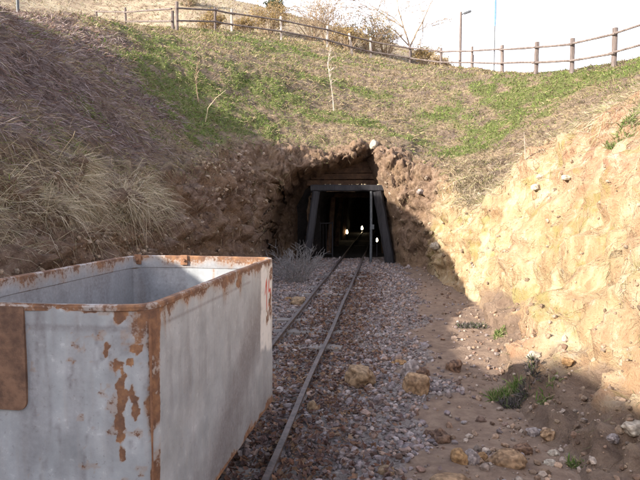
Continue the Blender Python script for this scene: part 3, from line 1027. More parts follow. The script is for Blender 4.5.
# lanterns burning in the tunnel
gl = NT('lit_lantern_glass')
gl.b.inputs['Base Color'].default_value = (.9, .8, .6, 1)
gl.b.inputs['Emission Color'].default_value = (1, .80, .50, 1)
gl.b.inputs['Emission Strength'].default_value = 9
M['glow'] = gl.m
for (u_, v_, y_, lab) in ((347, 232, 24.5, 'brightest of the lit lanterns, left of the thin gate post'), (362, 228, 29.5, 'faintest lit lantern, deepest in the dark tunnel'), (377, 240, 17.6, 'lit lantern between the thin gate post and the right timber post')):
    p = at(u_, v_, y_)
    ln = empty('lantern', (p.x, p.y, 0), lab, 'lantern', 'lanterns in the tunnel')
    li = Matrix.Translation(-ln.location)
    k_ = y_ / 24.5 * .72
    b = MB(); b.tube([(p.x, p.y, -.04), (p.x, p.y, p.z - .11 * k_)], .02, 8); b.tube([(p.x, p.y, p.z - .13 * k_), (p.x, p.y, p.z - .10 * k_)], .06 * k_, 10); pbuild(b, 'stand', M['timber_dark'], ln, li)
    b = MB(); b.tube([(p.x, p.y, p.z + q_ * k_) for q_ in (-.10, -.07, -.02, .04, .09, .12)], [r_ * k_ for r_ in (.025, .05, .058, .05, .03, .016)], 12); pbuild(b, 'globe', M['glow'], ln, li)
    b = MB(); b.tube([(p.x, p.y, p.z + q_ * k_) for q_ in (.12, .135, .17)], [.045 * k_, .04 * k_, .01], 10); pbuild(b, 'cap', M['timber_dark'], ln, li)

# ------------------------------------------------------------------ fences
def fence(name, plist, label, cat, mat, ph=1.2, pw=.125, rail_h=(.98, .42), rr=.043, h_of=None, lean=None, mat_of=None, extra_end=None):
    bases = []
    for (u_, v_, y_) in plist:
        p = at(u_, v_, y_)
        bases.append(Vector((p.x, p.y, drop(p.x, p.y))))
    root = empty(name, bases[0], label, cat)
    iv = Matrix.Translation(-root.location)
    for i, p in enumerate(bases):
        h = (h_of or {}).get(i, ph)
        ln_ = (lean or {}).get(i, (random.uniform(-.02, .02), random.uniform(-.02, .02)))
        b = MB()
        b.beam(p + Vector((0, 0, -.3)), p + Vector((ln_[0], ln_[1], h)), pw * random.uniform(.9, 1.1), pw, 6, .006, .3, .03, up=Vector((0, 1, 0)))
        o = b.build('post', (mat_of or {}).get(i, mat), root)
        o.matrix_parent_inverse = iv
    for i in range(len(bases) - 1):
        p, q = bases[i], bases[i + 1]
        d = (q - p).normalized()
        sd_ = Vector((d.y, -d.x, 0)).normalized() * (pw / 2 + rr * .5)
        if sd_.y > 0:
            sd_ = -sd_
        for h in rail_h:
            b = MB()
            a0, a1 = p + sd_ + Vector((0, 0, h)) - d * .12, q + sd_ + Vector((0, 0, h + random.uniform(-.03, .03))) + d * .12
            mid_ = (a0 + a1) / 2 + Vector((0, 0, random.uniform(-.01, .01)))
            b.tube([a0, a0.lerp(mid_, .5), mid_, mid_.lerp(a1, .5), a1], [rr * random.uniform(.85, 1.1) for _ in range(5)], 8)
            o = b.build('rail', mat, root)
            o.matrix_parent_inverse = iv
    return root


fence('wooden_fence', fence_back, 'weathered wooden post and rail fence along the hillside above the mine mouth', 'fence', M['timber'], h_of={0: 1.28, 1: 1.1}, lean={5: (-.22, 0), 4: (.02, 0)}, mat_of={2: M['timber_bleached'], 3: M['timber_bleached'], 4: M['timber_bleached'], 5: M['timber_bleached'], 6: M['timber_bleached']})
fence('wooden_fence', [(472, 70, 31.15)] + fence_right, 'wooden post and rail fence standing against the sky on the right crest', 'fence', M['timber'], h_of={0: .8}, pw=.15, rail_h=(1.0, .42))
fence('wooden_fence', [(173, 31, 28.4)] + fence_left, 'short wooden fence run turning back uphill at the far left', 'fence', M['timber'], h_of={0: .9, 2: .95}, ph=1.25)

# ------------------------------------------------------------------ poles
p = at(460, 70, 33.5)
zb = drop(p.x, p.y)
lp = empty('lamp_post', (p.x, p.y, zb), 'slim grey lamp post with a short arm to the right', 'lamp post')
iv = Matrix.Translation(-lp.location)
zt = at(460, 13, 33.5).z
b = MB(); b.tube([(p.x, p.y, zb - .2), (p.x, p.y, (zb + zt) / 2), (p.x, p.y, zt + .05)], [.085, .075, .065], 10); pbuild(b, 'pole', M['timber'], lp, iv)
b = MB(); b.tube([(p.x - .02, p.y, zt - .12), (p.x + .16, p.y, zt - .02), (p.x + .26, p.y, zt)], .03, 8); pbuild(b, 'arm', M['steel'], lp, iv)
b = MB(); b.box((p.x + .36, p.y, zt + .04), (.40, .17, .12), Matrix.Rotation(R(-18), 3, 'Y'), bevel=.03); pbuild(b, 'lamp_head', M['steel'], lp, iv)
p = at(494, 72, 28.0)
zb = drop(p.x, p.y)
fp = empty('pole', (p.x, p.y, zb), 'thin pole with a blue upper half behind the right crest fence', 'pole')
iv = Matrix.Translation(-fp.location)
zm = at(494, 26, 28.0).z
b = MB(); b.tube([(p.x, p.y, zb - .2), (p.x, p.y, zm)], [.03, .028], 8); pbuild(b, 'lower_pole', M['steel'], fp, iv)
b = MB(); b.tube([(p.x, p.y, zm), (p.x, p.y, zm + .3), (p.x, p.y, zm + 2.2)], [.03, .05, .045], 8); pbuild(b, 'upper_pole', M['blue'], fp, iv)
p = at(18, 14, 30.0)
zb = drop(p.x, p.y)
b = MB(); b.tube([(p.x, p.y, zb - .2), (p.x, p.y, zb + 4), (p.x + .05, p.y, zb + 7)], [.075, .07, .06], 10)
tag(b.build('utility_pole', M['steel']), 'pale utility pole beyond the dark slope at top left', 'pole')

# ------------------------------------------------------------------ bare trees, bushes, saplings
def grow(b, p, d, length, r, depth, spread=.6, ratio=.72, kids=(2, 3), droop=0.0, tips=None, rmin=.008):
    n_ = 4
    pts, rad = [p], [r]
    for i in range(n_):
        d = (d + Vector((random.gauss(0, .13), random.gauss(0, .13), random.gauss(0, .10) - droop))).normalized()
        p = p + d * length / n_
        pts.append(p)
        rad.append(max(r * (1 - .42 * (i + 1) / n_), rmin * .7))
        if tips is not None and depth <= 1:
            tips.append(p)
    b.tube(pts, rad, 6 if r > .03 else 4, cap=False)
    if depth == 0:
        return
    for k_ in range(random.randint(*kids)):
        q = pts[random.randint(2, n_)] if k_ else pts[-1]
        dd_ = (d + Vector((random.gauss(0, spread), random.gauss(0, spread), random.gauss(0, spread * .6)))).normalized()
        grow(b, q, dd_, length * ratio * random.uniform(.75, 1.15), max(r * .55, rmin), depth - 1, spread, ratio, kids, droop, tips, rmin)


def leaves_at(tips, n_, size, spread, cols, name, parent):
    T = np.array([t[:] for t in tips])
    c = T[rng.integers(0, len(T), n_)] + rng.normal(0, spread, (n_, 3))
    a = rng.normal(size=(n_, 3)); a /= np.linalg.norm(a, axis=1, keepdims=True)
    w = np.cross(a, rng.normal(size=(n_, 3))); w /= np.linalg.norm(w, axis=1, keepdims=True)
    s_ = (size * rng.uniform(.6, 1.4, n_))[:, None]
    v = np.stack([c - a * s_, c + w * s_ * .45, c + a * s_, c - w * s_ * .45], 1).reshape(-1, 3)
    cc = np.array(cols)[rng.integers(0, len(cols), n_)] * rng.uniform(.75, 1.25, (n_, 1))
    return np_mesh(name, v, np.arange(n_ * 4).reshape(-1, 4), M['leaf'], parent, np.repeat(cc, 4, 0))


def at_local(o, root):
    o.parent = root
    o.matrix_parent_inverse = Matrix.Translation(-root.location)


# bare tree behind the fence
p = at(410, 58, 38.0)
zb = drop(p.x, p.y)
tr = empty('bare_tree', (p.x, p.y, zb), 'leafless tree with forked grey branches behind the fence', 'tree')
b = MB(); b.tube([(p.x, p.y, zb - .2), (p.x + .05, p.y, zb + .5), (p.x - .02, p.y, zb + 1.0)], [.11, .085, .075], 10); at_local(b.build('trunk', M['bark']), tr)
b = MB(); random.seed(21)
p0 = Vector((p.x - .02, p.y, zb + .95))
for d_, l_, r_ in (((-.35, 0, 1), 2.5, .055), ((.5, .1, 1.0), 2.2, .06), ((-.85, -.2, .8), 1.7, .045)):
    grow(b, p0, Vector(d_).normalized(), l_, r_, 4, .5, .72, (3, 4), 0, None, .013)
at_local(b.build('branches', M['twig']), tr)

OCH = [(.30, .20, .07), (.36, .25, .10), (.24, .17, .07), (.20, .16, .06)]
GRN = [(.13, .13, .05), (.18, .16, .07), (.10, .11, .04)]
TAN = [(.36, .28, .17), (.30, .22, .14), (.42, .33, .2)]
bushes = [
    (212, 24, 33.0, .9, 260, OCH, 'low ochre bush behind the fence at the left end of the thicket'),
    (246, 27, 34.5, .9, 240, OCH, 'rounded ochre bush behind the fence left of the two bleached posts'),
    (268, 24, 36.5, 1.5, 420, OCH, 'orange brown bush rising just behind the bleached fence posts'),
    (312, 33, 37.0, 2.9, 160, TAN, 'tallest twiggy bush, almost leafless, behind the fence'),
    (328, 38, 36.5, 2.4, 150, TAN, 'second tallest twiggy bush, right beside the tallest'),
    (349, 46, 36.0, 1.4, 380, OCH, 'ochre leaved bush behind the tilted white post'),
    (369, 52, 37.0, 2.0, 240, GRN, 'olive twiggy bush right of the tilted white post'),
    (386, 55, 37.5, 1.9, 280, TAN, 'tan twiggy bush left of the bare tree'),
    (424, 62, 38.0, 1.1, 320, OCH, 'small ochre bush right of the bare tree'),
    (188, 20, 44.0, 1.3, 420, GRN, 'dark olive bush on the far hill just right of the fence corner'),
    (118, 20, 47.0, .8, 260, OCH, 'low ochre bush on the far hill above the short fence run'),
    (66, 16, 48.0, 1.0, 260, GRN, 'olive bush on the far hill right of the utility pole'),
    (150, 6, 54.0, 1.1, 240, GRN, 'small olive bush highest on the far hill at left'),
    (441, 64, 37.0, .8, 280, TAN, 'lowest tan bush, nearest to the lamp post'),
]
for i, (u_, v_, y_, h_, nl, cols, lab) in enumerate(bushes):
    p = at(u_, v_, y_)
    z = drop(p.x, p.y)
    rt = empty('bush', (p.x, p.y, z), lab, 'bush', 'thicket behind the fence')
    b, tips = MB(), []
    random.seed(40 + i)
    for k_ in range(28):
        a = random.uniform(0, 6.28)
        sp = random.uniform(.1, .75)
        grow(b, Vector((p.x + .12 * math.cos(a), p.y + .12 * math.sin(a), z - .1)), Vector((sp * math.cos(a), sp * math.sin(a), 1)).normalized(), h_ * random.uniform(.45, .7), .022, 3, .5, .62, (2, 3), 0, tips, .009)
    at_local(b.build('twigs', M['twig']), rt)
    o = leaves_at(tips, nl * 5, .05, .09, cols, 'foliage', None)
    at_local(o, rt)
p = at(275, 6, 57.0)
z = drop(p.x, p.y)
rt = empty('round_bush', (p.x, p.y, z), 'small dark round bush alone on the far skyline', 'bush')
tips = [Vector((p.x + random.gauss(0, .42), p.y + random.gauss(0, .42), z + .7 + random.gauss(0, .30))) for _ in range(160)]
at_local(leaves_at(tips, 2200, .10, .12, [(.05, .065, .03), (.08, .09, .04)], 'foliage', None), rt)
b = MB()
for k_ in range(6):
    grow(b, Vector((p.x, p.y, z - .1)), Vector((random.gauss(0, .4), random.gauss(0, .4), 1)).normalized(), .7, .04, 1)
at_local(b.build('twigs', M['bark']), rt)

# dry shrub at the left of the mine mouth
def shrub(u_, v_, label, h_, n_, mat, name, cat, seed, spread=.7, r=.006):
    q, _ = seen(u_, v_)
    rt = empty(name, q, label, cat)
    b = MB(); random.seed(seed)
    for k_ in range(n_):
        a = random.uniform(0, 6.28); sp = random.uniform(.1, spread)
        o_ = random.uniform(0, .30 * h_)
        grow(b, Vector((q.x + o_ * math.cos(a), q.y + o_ * math.sin(a), q.z - .03)), Vector((sp * math.cos(a), sp * math.sin(a), 1)).normalized(), h_ * random.uniform(.4, .7), r, 2, .4, .6, (2, 3), 0, None, .0035)
    at_local(b.build('stems', mat), rt)
    return rt


shrub(296, 283, 'grey leafless shrub beside the track at the left of the mine mouth', 0.72, 80, M['twig_grey'], 'dry_shrub', 'shrub', 5, .9, .004)

def stalk(pix, label, mat, r=.012, name='dry_stalk', cat='dry stalk', lift=0.0, plume=False):
    """stem whose foot stands on the land at the first pixel; the rest of it rises in the plane of its foot"""
    q, _ = seen(*pix[0])
    pts = [q - Vector((0, 0, .05))]
    for k_, (u_, v_) in enumerate(pix[1:]):
        t = (k_ + 1) / (len(pix) - 1)
        pts.append(at(u_, v_, q.y - .25 * t))
    b = MB()
    dense = []
    for i in range(len(pts) - 1):
        for t in (0, .33, .66):
            dense.append(pts[i].lerp(pts[i + 1], t))
    dense.append(pts[-1])
    n_ = len(dense)
    b.tube(dense, [r * (1 - .75 * i / n_) for i in range(n_)], 5)
    if plume:
        for i in range(n_ // 2, n_):
            for _ in range(5):
                d_ = (dense[-1] - dense[-3]).normalized() + Vector((random.gauss(0, .5), random.gauss(0, .5), random.gauss(0, .3)))
                b.tube([dense[i], dense[i] + d_ * .10, dense[i] + d_ * .16 - Vector((0, 0, .04))], [r * .4, r * .3, r * .12], 4)
    tag(b.build(name, mat), label, cat)


stalk([(205, 122), (208, 108), (216, 98), (226, 90)], 'arching straw coloured reed on the green slope left of the mine', M['straw_stem'], .013, 'reed', 'reed', plume=False)
stalk([(334, 112), (333, 98), (331, 84), (328, 66), (330, 52)], 'thin pale sapling stem standing upright on the hillside above the mine', M['timber_bleached'], .02, 'sapling', 'sapling', plume=True)
stalk([(199, 103), (197, 92), (196, 80), (197, 66)], 'thin brown weed stem upright on the green slope', M['twig'], .018, 'tall_weed', 'weed', plume=True)
stalk([(56, 158), (63, 150), (73, 137), (75, 131)], 'pale forked stalk leftmost on the dark slope', M['straw_stem'], .007)
stalk([(78, 148), (80, 143), (84, 139)], 'shortest pale stalk on the dark slope, between two others', M['straw_stem'], .006)
stalk([(87, 154), (95, 148), (106, 145)], 'pale bent stalk rightmost on the dark slope', M['straw_stem'], .006)
stalk([(585, 125), (580, 117), (575, 108), (569, 103)], 'leaning straw stalk on the crest of the sunlit right bank', M['straw_stem'] if 'straw_stem' in M else M['timber_bleached'], .01)
stalk([(526, 158), (525, 148), (524, 132)], 'upright straw stalk at the top of the sunlit bank, left of the leaning one', M['timber_bleached'], .012)

# weeds: tufts of leaves at the foot of the right bank
def weed(u_, v_, label, n_, rad, ln, cols, name='weed', cat='weed'):
    q, nn_ = seen(u_, v_)
    c = np.array(q[:])[None] + np.stack([np.clip(rng.normal(0, rad, n_), -1.5 * rad, 1.5 * rad), np.clip(rng.normal(0, rad * .7, n_), -rad, rad), np.zeros(n_)], -1)
    c[:, 2] = [drop(a, b_, 3.5) - .01 for a, b_ in c[:, :2]]
    o = blades(name, c, np.tile([0, 0, 1.0], (n_, 1)) + rng.normal(0, .55, (n_, 3)), ln * rng.uniform(.5, 1.3, n_), .0025 + .0045 * rng.random(n_), .5, cols, M['leaf'])
    rt = tag(o, label, cat)
    return rt


def blades(name, base, axis, length, width, droop, cols, mat, lay=None, parent=None, cvar=.3):
    """narrow bent blades, three triangles each"""
    n_ = len(base)
    axis = axis / (np.linalg.norm(axis, axis=1, keepdims=True) + 1e-9)
    side = np.cross(axis, rng.normal(size=(n_, 3)))
    side /= np.linalg.norm(side, axis=1, keepdims=True) + 1e-9
    g = np.tile([0, 0, -1.0], (n_, 1)) if lay is None else lay
    l_, w_ = length[:, None], (width if np.ndim(width) else np.full(n_, width))[:, None]
    dr = droop * rng.uniform(.4, 1.6, (n_, 1))
    m_ = base + axis * l_ * .55 + g * l_ * dr * .18
    t_ = base + axis * l_ * .95 + g * l_ * dr * .62
    v = np.stack([base - side * w_, base + side * w_, m_ - side * w_ * .75, m_ + side * w_ * .75, t_], 1).reshape(-1, 3)
    k_ = np.arange(n_)[:, None, None] * 5
    f = (k_ + np.array([[0, 1, 3], [0, 3, 2], [2, 3, 4]])[None]).reshape(-1, 3)
    cc = np.array(cols, float)[rng.integers(0, len(cols), n_)] * rng.uniform(1 - cvar, 1 + cvar, (n_, 1))
    return np_mesh(name, v, f, mat, parent, np.repeat(cc, 5, 0))


GL = [(.09, .15, .03), (.13, .19, .05), (.17, .20, .07), (.22, .19, .10)]
DK = [(.07, .06, .055), (.11, .09, .08), (.16, .13, .12), (.09, .11, .05)]
weed(506, 397, 'green grass tuft in sunlight at the foot of the right bank', 700, .08, .13, GL)
weed(519, 402, 'dark withered plant clump between the green tuft and the shadow edge', 800, .09, .11, DK)
weed(500, 333, 'small green tuft in sunlight beside the dirt path', 220, .04, .10, GL)
weed(471, 327, 'dark weedy patch on the shaded dirt path', 700, .11, .10, DK)
weed(548, 392, 'sparse green sprigs in front of a heap of fallen earth', 140, .05, .09, GL)
weed(577, 466, 'lone grass sprig in the shade at bottom right', 90, .03, .10, GL)
weed(628, 128, 'bright green plants at the right end of the bank crest', 800, .12, .13, GL)

# ------------------------------------------------------------------ rocks
IV, IF = ico(4)


def rock(u_, v_, wpx, ratio, cols, label, sink=.25, flat=1.0, rough_=.22, seed=0, cat='rock', name='rock', facets=0.0):
    q, nn_ = seen(u_, v_)
    dist = (q - Vector((0, 0, CAM_Z))).length
    a = wpx / F_PX * dist / 2
    rs = np.random.default_rng(900 + seed)
    d = IV.copy()
    n1 = fbm(IV * 1.3 + rs.uniform(-50, 50, 3), 3, seed)
    n2 = fbm(IV * 4.5 + rs.uniform(-50, 50, 3), 4, seed + 3)
    rr = 1 + rough_ * n1 + rough_ * .42 * n2 + .03 * fbm(IV * 13 + seed, 2, seed + 9)
    d = d * rr[:, None]
    for _ in range(9):       # broken faces
        pn = rs.normal(size=3); pn /= np.linalg.norm(pn)
        h = rs.uniform(.74, .98) if rough_ < .3 else rs.uniform(.85, 1.05)
        k_ = d @ pn - h
        d = d - np.maximum(k_, 0)[:, None] * pn[None] * .9
    d = d * np.array([1, rs.uniform(.75, 1.1), ratio]) * a
    ca, sa = math.cos(rs.uniform(0, 6.28)), math.sin(rs.uniform(0, 6.28))
    rz = rs.uniform(-.5, .5)
    d = np.stack([d[:, 0] * math.cos(rz) - d[:, 1] * math.sin(rz), d[:, 0] * math.sin(rz) + d[:, 1] * math.cos(rz), d[:, 2]], -1)
    z = q.z + a * ratio * (1 - 2 * sink) - a * .12
    c1, c2 = np.array(cols[0]), np.array(cols[1])
    m_ = sstep(-.5, .5, n2 + .6 * n1)[:, None]
    cc = c1 * (1 - m_) + c2 * m_
    o = np_mesh(name, d, IF, M['stone'], None, cc, smooth=True)
    o.location = (q.x, q.y, z)
    return tag(o, label, cat)


TANC = ((.13, .082, .047), (.235, .16, .095))
BRN = ((.15, .09, .05), (.27, .175, .10))
DRK = ((.075, .045, .032), (.16, .095, .06))
GRY = ((.15, .12, .11), (.28, .235, .21))
ORG = ((.17, .095, .045), (.28, .17, .08))
WHT = ((.24, .195, .15), (.37, .32, .25))
rocks = [
    (360, 384, 27, .85, TANC, 'big round crumbly tan clod lying on the gravel', .18, .34),
    (416, 391, 27, .9, BRN, 'smooth brown boulder at the edge of the dirt path', .2, .16),
    (413, 376, 23, .95, GRY, 'grey brown stone just behind the smooth brown boulder', .25, .2),
    (422, 377, 15, .8, DRK, 'dark brown lump wedged behind the smooth brown boulder', .2, .3),
    (454, 370, 15, 1.0, DRK, 'small dark pointed stone alone on the shaded dirt path', .25, .3),
    (399, 363, 15, .4, ORG, 'flat orange brown stone behind the round clod and the boulder', .3, .2),
    (313, 412, 14, 1.2, TANC, 'upright oval tan stone close to the right rail', .3, .2),
    (298, 305, 17, .75, TANC, 'tan rock beside the left rail in front of the dry shrub', .3, .25),
    (288, 300, 9, .6, ORG, 'small reddish stone between the cart and the tan rock', .3, .25),
    (441, 440, 22, .7, DRK, 'dark brown clod at the left end of the rubble row', .3, .35),
    (430, 436, 14, .6, DRK, 'smaller dark clod left of the rubble row, next to the gravel', .3, .3),
    (459, 461, 18, .95, ORG, 'orange block in the rubble row at the bottom of the dirt path', .3, .2),
    (472, 463, 15, 1.3, GRY, 'upright grey slab between the two orange stones', .35, .2),
    (483, 459, 11, .9, ORG, 'small orange stone right of the upright grey slab', .3, .2),
    (506, 462, 34, .6, BRN, 'largest flat brown block in the rubble row', .35, .18),
    (523, 452, 16, .8, DRK, 'dark angular stone touching the right end of the flat brown block', .3, .3),
    (533, 435, 14, .8, GRY, 'grey stone left one of the pair above the rubble row', .3, .25),
    (549, 436, 15, .7, BRN, 'brown stone right one of the pair above the rubble row', .3, .25),
    (554, 454, 11, .55, WHT, 'pale flat chip in the shade, upper one of two', .3, .2),
    (551, 464, 12, .5, WHT, 'pale flat chip in the shade, lower one of two', .3, .2),
    (386, 472, 20, .5, TANC, 'flat tan stone in the gravel at the bottom of the photo', .3, .2),
    (452, 484, 44, .35, BRN, 'broad flat brown rock cut by the bottom edge of the photo', .3, .15),
    (613, 440, 12, .7, GRY, 'grey stone in the shade at the right, below the shadow edge', .3, .25),
    (634, 430, 19, .7, WHT, 'pale stone on the shadow line at the right edge', .3, .2),
    (536, 188, 9, .8, WHT, 'white stone set in the top of the sunlit bank', .35, .2),
    (566, 178, 11, .6, WHT, 'flat whitish stone in the upper face of the sunlit bank', .35, .2),
    (541, 177, 8, .6, WHT, 'small white stone just above the white stone on the bank', .35, .2),
    (436, 247, 11, .75, WHT, 'white stone at the lit left corner of the right bank', .3, .2),
    (480, 195, 6, .7, WHT, 'tiny pale stone on the crest of the bank near the mine', .3, .2),
    (374, 146, 9, 1.3, WHT, 'pale stone hanging over the top of the mine mouth', .35, .2),
    (420, 192, 8, .7, GRY, 'grey rock bedded in the face right of the mine mouth', .4, .2),
    (568, 362, 12, .6, ORG, 'reddish stone at the foot of the sunlit bank above the shadow', .3, .2),
    (535, 357, 15, .6, WHT, 'pinkish pale stone heap piece on the sunlit slope foot', .3, .25),
]
for i, (u_, v_, w_, ra, cols, lab, sink, rg) in enumerate(rocks):
    rock(u_, v_, w_, ra, cols, lab, sink, 1, rg, i + 1)

# ------------------------------------------------------------------ gravel, rubble and leaf litter
def stones(name, x, y, z, size, cols, sub, squash=(.45, .9), seed=0):
    r_ = np.random.default_rng(seed)
    bv, bf = ico(sub)
    n_ = len(x)
    nv = len(bv)
    shapes = []
    for k_ in range(14):
        d = bv * (1 + .22 * fbm(bv * 1.4 + k_ * 7.3, 3, k_))[:, None]
        for _ in range(6):
            pn = r_.normal(size=3); pn /= np.linalg.norm(pn)
            d = d - np.maximum(d @ pn - r_.uniform(.6, .9), 0)[:, None] * pn
        shapes.append(d)
    shapes = np.array(shapes)
    v = shapes[r_.integers(0, 14, n_)]
    sc_ = np.stack([r_.uniform(.8, 1.25, n_), r_.uniform(.65, 1.0, n_), r_.uniform(*squash, n_)], -1) * size[:, None]
    v = v * sc_[:, None, :]
    q = r_.normal(size=(n_, 4)) * np.array([1, .22, .22, 1]); q /= np.linalg.norm(q, axis=1, keepdims=True)
    w, a, b_, c = q.T
    Rm = np.stack([1 - 2 * (b_ * b_ + c * c), 2 * (a * b_ - c * w), 2 * (a * c + b_ * w), 2 * (a * b_ + c * w), 1 - 2 * (a * a + c * c), 2 * (b_ * c - a * w), 2 * (a * c - b_ * w), 2 * (b_ * c + a * w), 1 - 2 * (a * a + b_ * b_)], -1).reshape(-1, 3, 3)
    v = np.einsum('nij,nkj->nki', Rm, v)
    v += np.stack([x, y, z + size * .28], -1)[:, None, :]
    f = (np.arange(n_)[:, None, None] * nv + bf[None]).reshape(-1, 3)
    cc = np.array(cols)[r_.integers(0, len(cols), n_)] * r_.uniform(.65, 1.35, (n_, 1))
    o = np_mesh(name, v.reshape(-1, 3), f, M['stone'], None, np.repeat(cc, nv, 0))
    return tag(o, kind='stuff')


def gravel_density(x, y):
    g = 1 - sstep(-.15, .3, x - path_edge(y) + .25 * fbm(np.stack([x, y, 0 * x], -1) * 1.7, 3, 35))
    g = np.maximum(g, .035)
    c = np.clip(np.abs((x - TC0.x) * TSIDE.x + (y - TC0.y) * TSIDE.y) - .29, -1, 1)
    g = g * np.where(np.abs(c) < .035, .12, 1.0)
    return g


GC = np.array([1.02, .94, .93]) * np.array([(.17, .155, .155), (.205, .18, .17), (.235, .21, .195), (.14, .12, .115), (.20, .16, .135), (.23, .18, .145), (.16, .11, .085), (.26, .24, .225), (.20, .15, .12), (.17, .145, .14), (.15, .125, .12), (.19, .165, .155)])
for (y0, y1, n_, smin, smax, sub, sd_) in ((2.4, 6.5, 15000, .011, .034, 2, 1), (6.5, 10.5, 12000, .013, .036, 1, 2), (10.5, 16.9, 13000, .016, .04, 1, 3)):
    yy = rng.uniform(y0, y1, n_)
    xx = rng.uniform(-2.2, 2.9, n_)
    keep = rng.random(n_) < gravel_density(xx, yy)
    keep &= (xx / yy > -.62) & (xx / yy < .62)
    xx, yy = xx[keep], yy[keep]
    sz = smin + (smax - smin) * rng.random(len(xx)) ** 1.9
    sz = np.where(rng.random(len(xx)) < .05, sz * 1.75, sz)
    stones('gravel', xx, yy, floor_z(xx, yy), sz, GC, sub, seed=sd_)

# crumbled earth and small stones on the path and at the foot of the right bank
EC = [(.19, .125, .085), (.25, .17, .115), (.15, .095, .065), (.22, .155, .11), (.20, .155, .125), (.27, .215, .17)]
n_ = 3800
yy = 2.6 + 12.4 * rng.random(n_) ** 1.5
xx = path_edge(yy) + .25 + rng.gamma(2.6, .36, n_)
keep = (xx < 4.0) & (xx / yy < .62)
xx, yy = xx[keep], yy[keep]
zz = np.array([drop(a, b_, 6.0) for a, b_ in zip(xx, yy)])
keep = ((zz < .45) & ((yy < 6) | (rng.random(len(zz)) < .45))) | ((zz < 1.9) & (rng.random(len(zz)) < .12))
sz = .006 + .035 * rng.random(len(xx)) ** 5
stones('rubble', xx[keep], yy[keep], zz[keep], sz[keep], EC, 1, (.5, .95), 5)

# fallen leaves along the rail
n_ = 9500
yy = 2.6 + 11 * rng.random(n_) ** 1.7
tx = np.array([trk((y_ - TC0.y) / TDIR.y, .3).x for y_ in yy])
xx = tx + rng.normal(.0, .35, n_)
c = np.stack([xx, yy, floor_z(xx, yy) + .022 + .02 * rng.random(n_)], -1)
nn_ = rng.normal(0, .45, (n_, 3)) + np.array([0, 0, 1.0]); nn_ /= np.linalg.norm(nn_, axis=1, keepdims=True)
a = np.cross(nn_, rng.normal(size=(n_, 3))); a /= np.linalg.norm(a, axis=1, keepdims=True)
w = np.cross(nn_, a)
s_ = rng.uniform(.014, .036, n_)[:, None]
cup = nn_ * s_ * rng.uniform(-.1, .7, (n_, 1))
v = np.stack([c - a * s_ + cup, c - a * s_ * .2 - w * s_ * .6 + cup * .3, c - a * s_ * .1, c - a * s_ * .2 + w * s_ * .6 + cup * .6, c + a * s_ * .9 + cup * .8], 1).reshape(-1, 3)
k_ = np.arange(n_)[:, None, None] * 5
f = (k_ + np.array([[0, 1, 2], [0, 2, 3], [1, 4, 2], [2, 4, 3]])[None]).reshape(-1, 3)
LC = np.array([(.14, .072, .048), (.11, .06, .045), (.18, .10, .06), (.09, .055, .048), (.22, .14, .085), (.14, .10, .088)])
cc = LC[rng.integers(0, len(LC), n_)] * rng.uniform(.7, 1.3, (n_, 1))
tag(np_mesh('fallen_leaves', v, f, M['leaf'], None, np.repeat(cc, 5, 0)), kind='stuff')
# leaf trash at the foot of the sunlit bank
# ------------------------------------------------------------------ grass and ground cover
ca = np.linalg.norm(np.cross(P[1:, :-1] - P[:-1, :-1], P[:-1, 1:] - P[:-1, :-1]), axis=-1)
Pc = P[:-1, :-1]
dist = np.linalg.norm(Pc - np.array([0, 0, CAM_Z]), axis=-1)
inview = (Pc[..., 1] > 1.5) & (np.abs(Pc[..., 0] / np.maximum(Pc[..., 1], .1)) < .66) & (dist < 75)
lod = 1 / np.maximum(dist, 5.0) ** 1.25
cutc, gc, dc, fc = cutmask[:-1, :-1], green[:-1, :-1], dark_litter[:-1, :-1], (far + 0 * row)[:-1, :-1]


def sample(weight, n_):
    w_ = (ca * weight * inview * lod).ravel()
    cdf = np.cumsum(w_)
    k_ = np.searchsorted(cdf, rng.random(n_) * cdf[-1])
    i, j = np.unravel_index(np.minimum(k_, w_.size - 1), ca.shape)
    a, b_ = rng.random((n_, 1)), rng.random((n_, 1))
    p = P[i, j] * (1 - a) * (1 - b_) + P[i + 1, j] * a * (1 - b_) + P[i, j + 1] * (1 - a) * b_ + P[i + 1, j + 1] * a * b_
    return p, Nn[i, j], dist[i, j]


def downhill(n_):
    g = np.tile([0, 0, -1.0], (len(n_), 1))
    g = g - n_ * (g * n_).sum(1, keepdims=True)
    return g / (np.linalg.norm(g, axis=1, keepdims=True) + 1e-6)


leftw = (leftside * np.ones_like(row))[:-1, :-1]
# dark fallen stalks raked down the left slope
p, n_, d = sample(np.clip(dc, 0, 1) * 1.0, 95000)
ax = downhill(n_) + n_ * rng.uniform(.02, .5, (len(p), 1)) + rng.normal(0, .5, p.shape)
tag(blades('fallen_stalks', p - n_ * .01, ax, .05 + .30 * rng.random(len(p)) ** 2, .0022 * np.maximum(d / 6, 1), .35, [(.10, .07, .062), (.15, .105, .095), (.20, .15, .138), (.27, .21, .20), (.37, .30, .28), (.16, .085, .06), (.12, .075, .06)], M['straw']), kind='stuff')
# dry grass over the rest of the hill
wd = (1 - sstep(.3, .8, cutc)) * (1 - np.clip(gc * .8, 0, .6)) * (1 - .85 * np.clip(dc, 0, 1)) * (1 - .6 * fc)
wd = wd * (.4 + .6 * sstep(-.3, .5, n_mid[:-1, :-1]))
p, n_, d = sample(wd, 260000)
ax = downhill(n_) * .55 + n_ * rng.uniform(.25, .9, (len(p), 1)) + rng.normal(0, .38, p.shape)
tag(blades('dry_grass', p - n_ * .01, ax, (.06 + .24 * rng.random(len(p)) ** 1.6), .0022 * np.maximum(d / 6, 1), .6, [(.20, .145, .09), (.25, .185, .11), (.31, .235, .14), (.38, .30, .18), (.16, .11, .075), (.19, .18, .07), (.14, .095, .08), (.17, .17, .06)], M['straw']), kind='stuff')
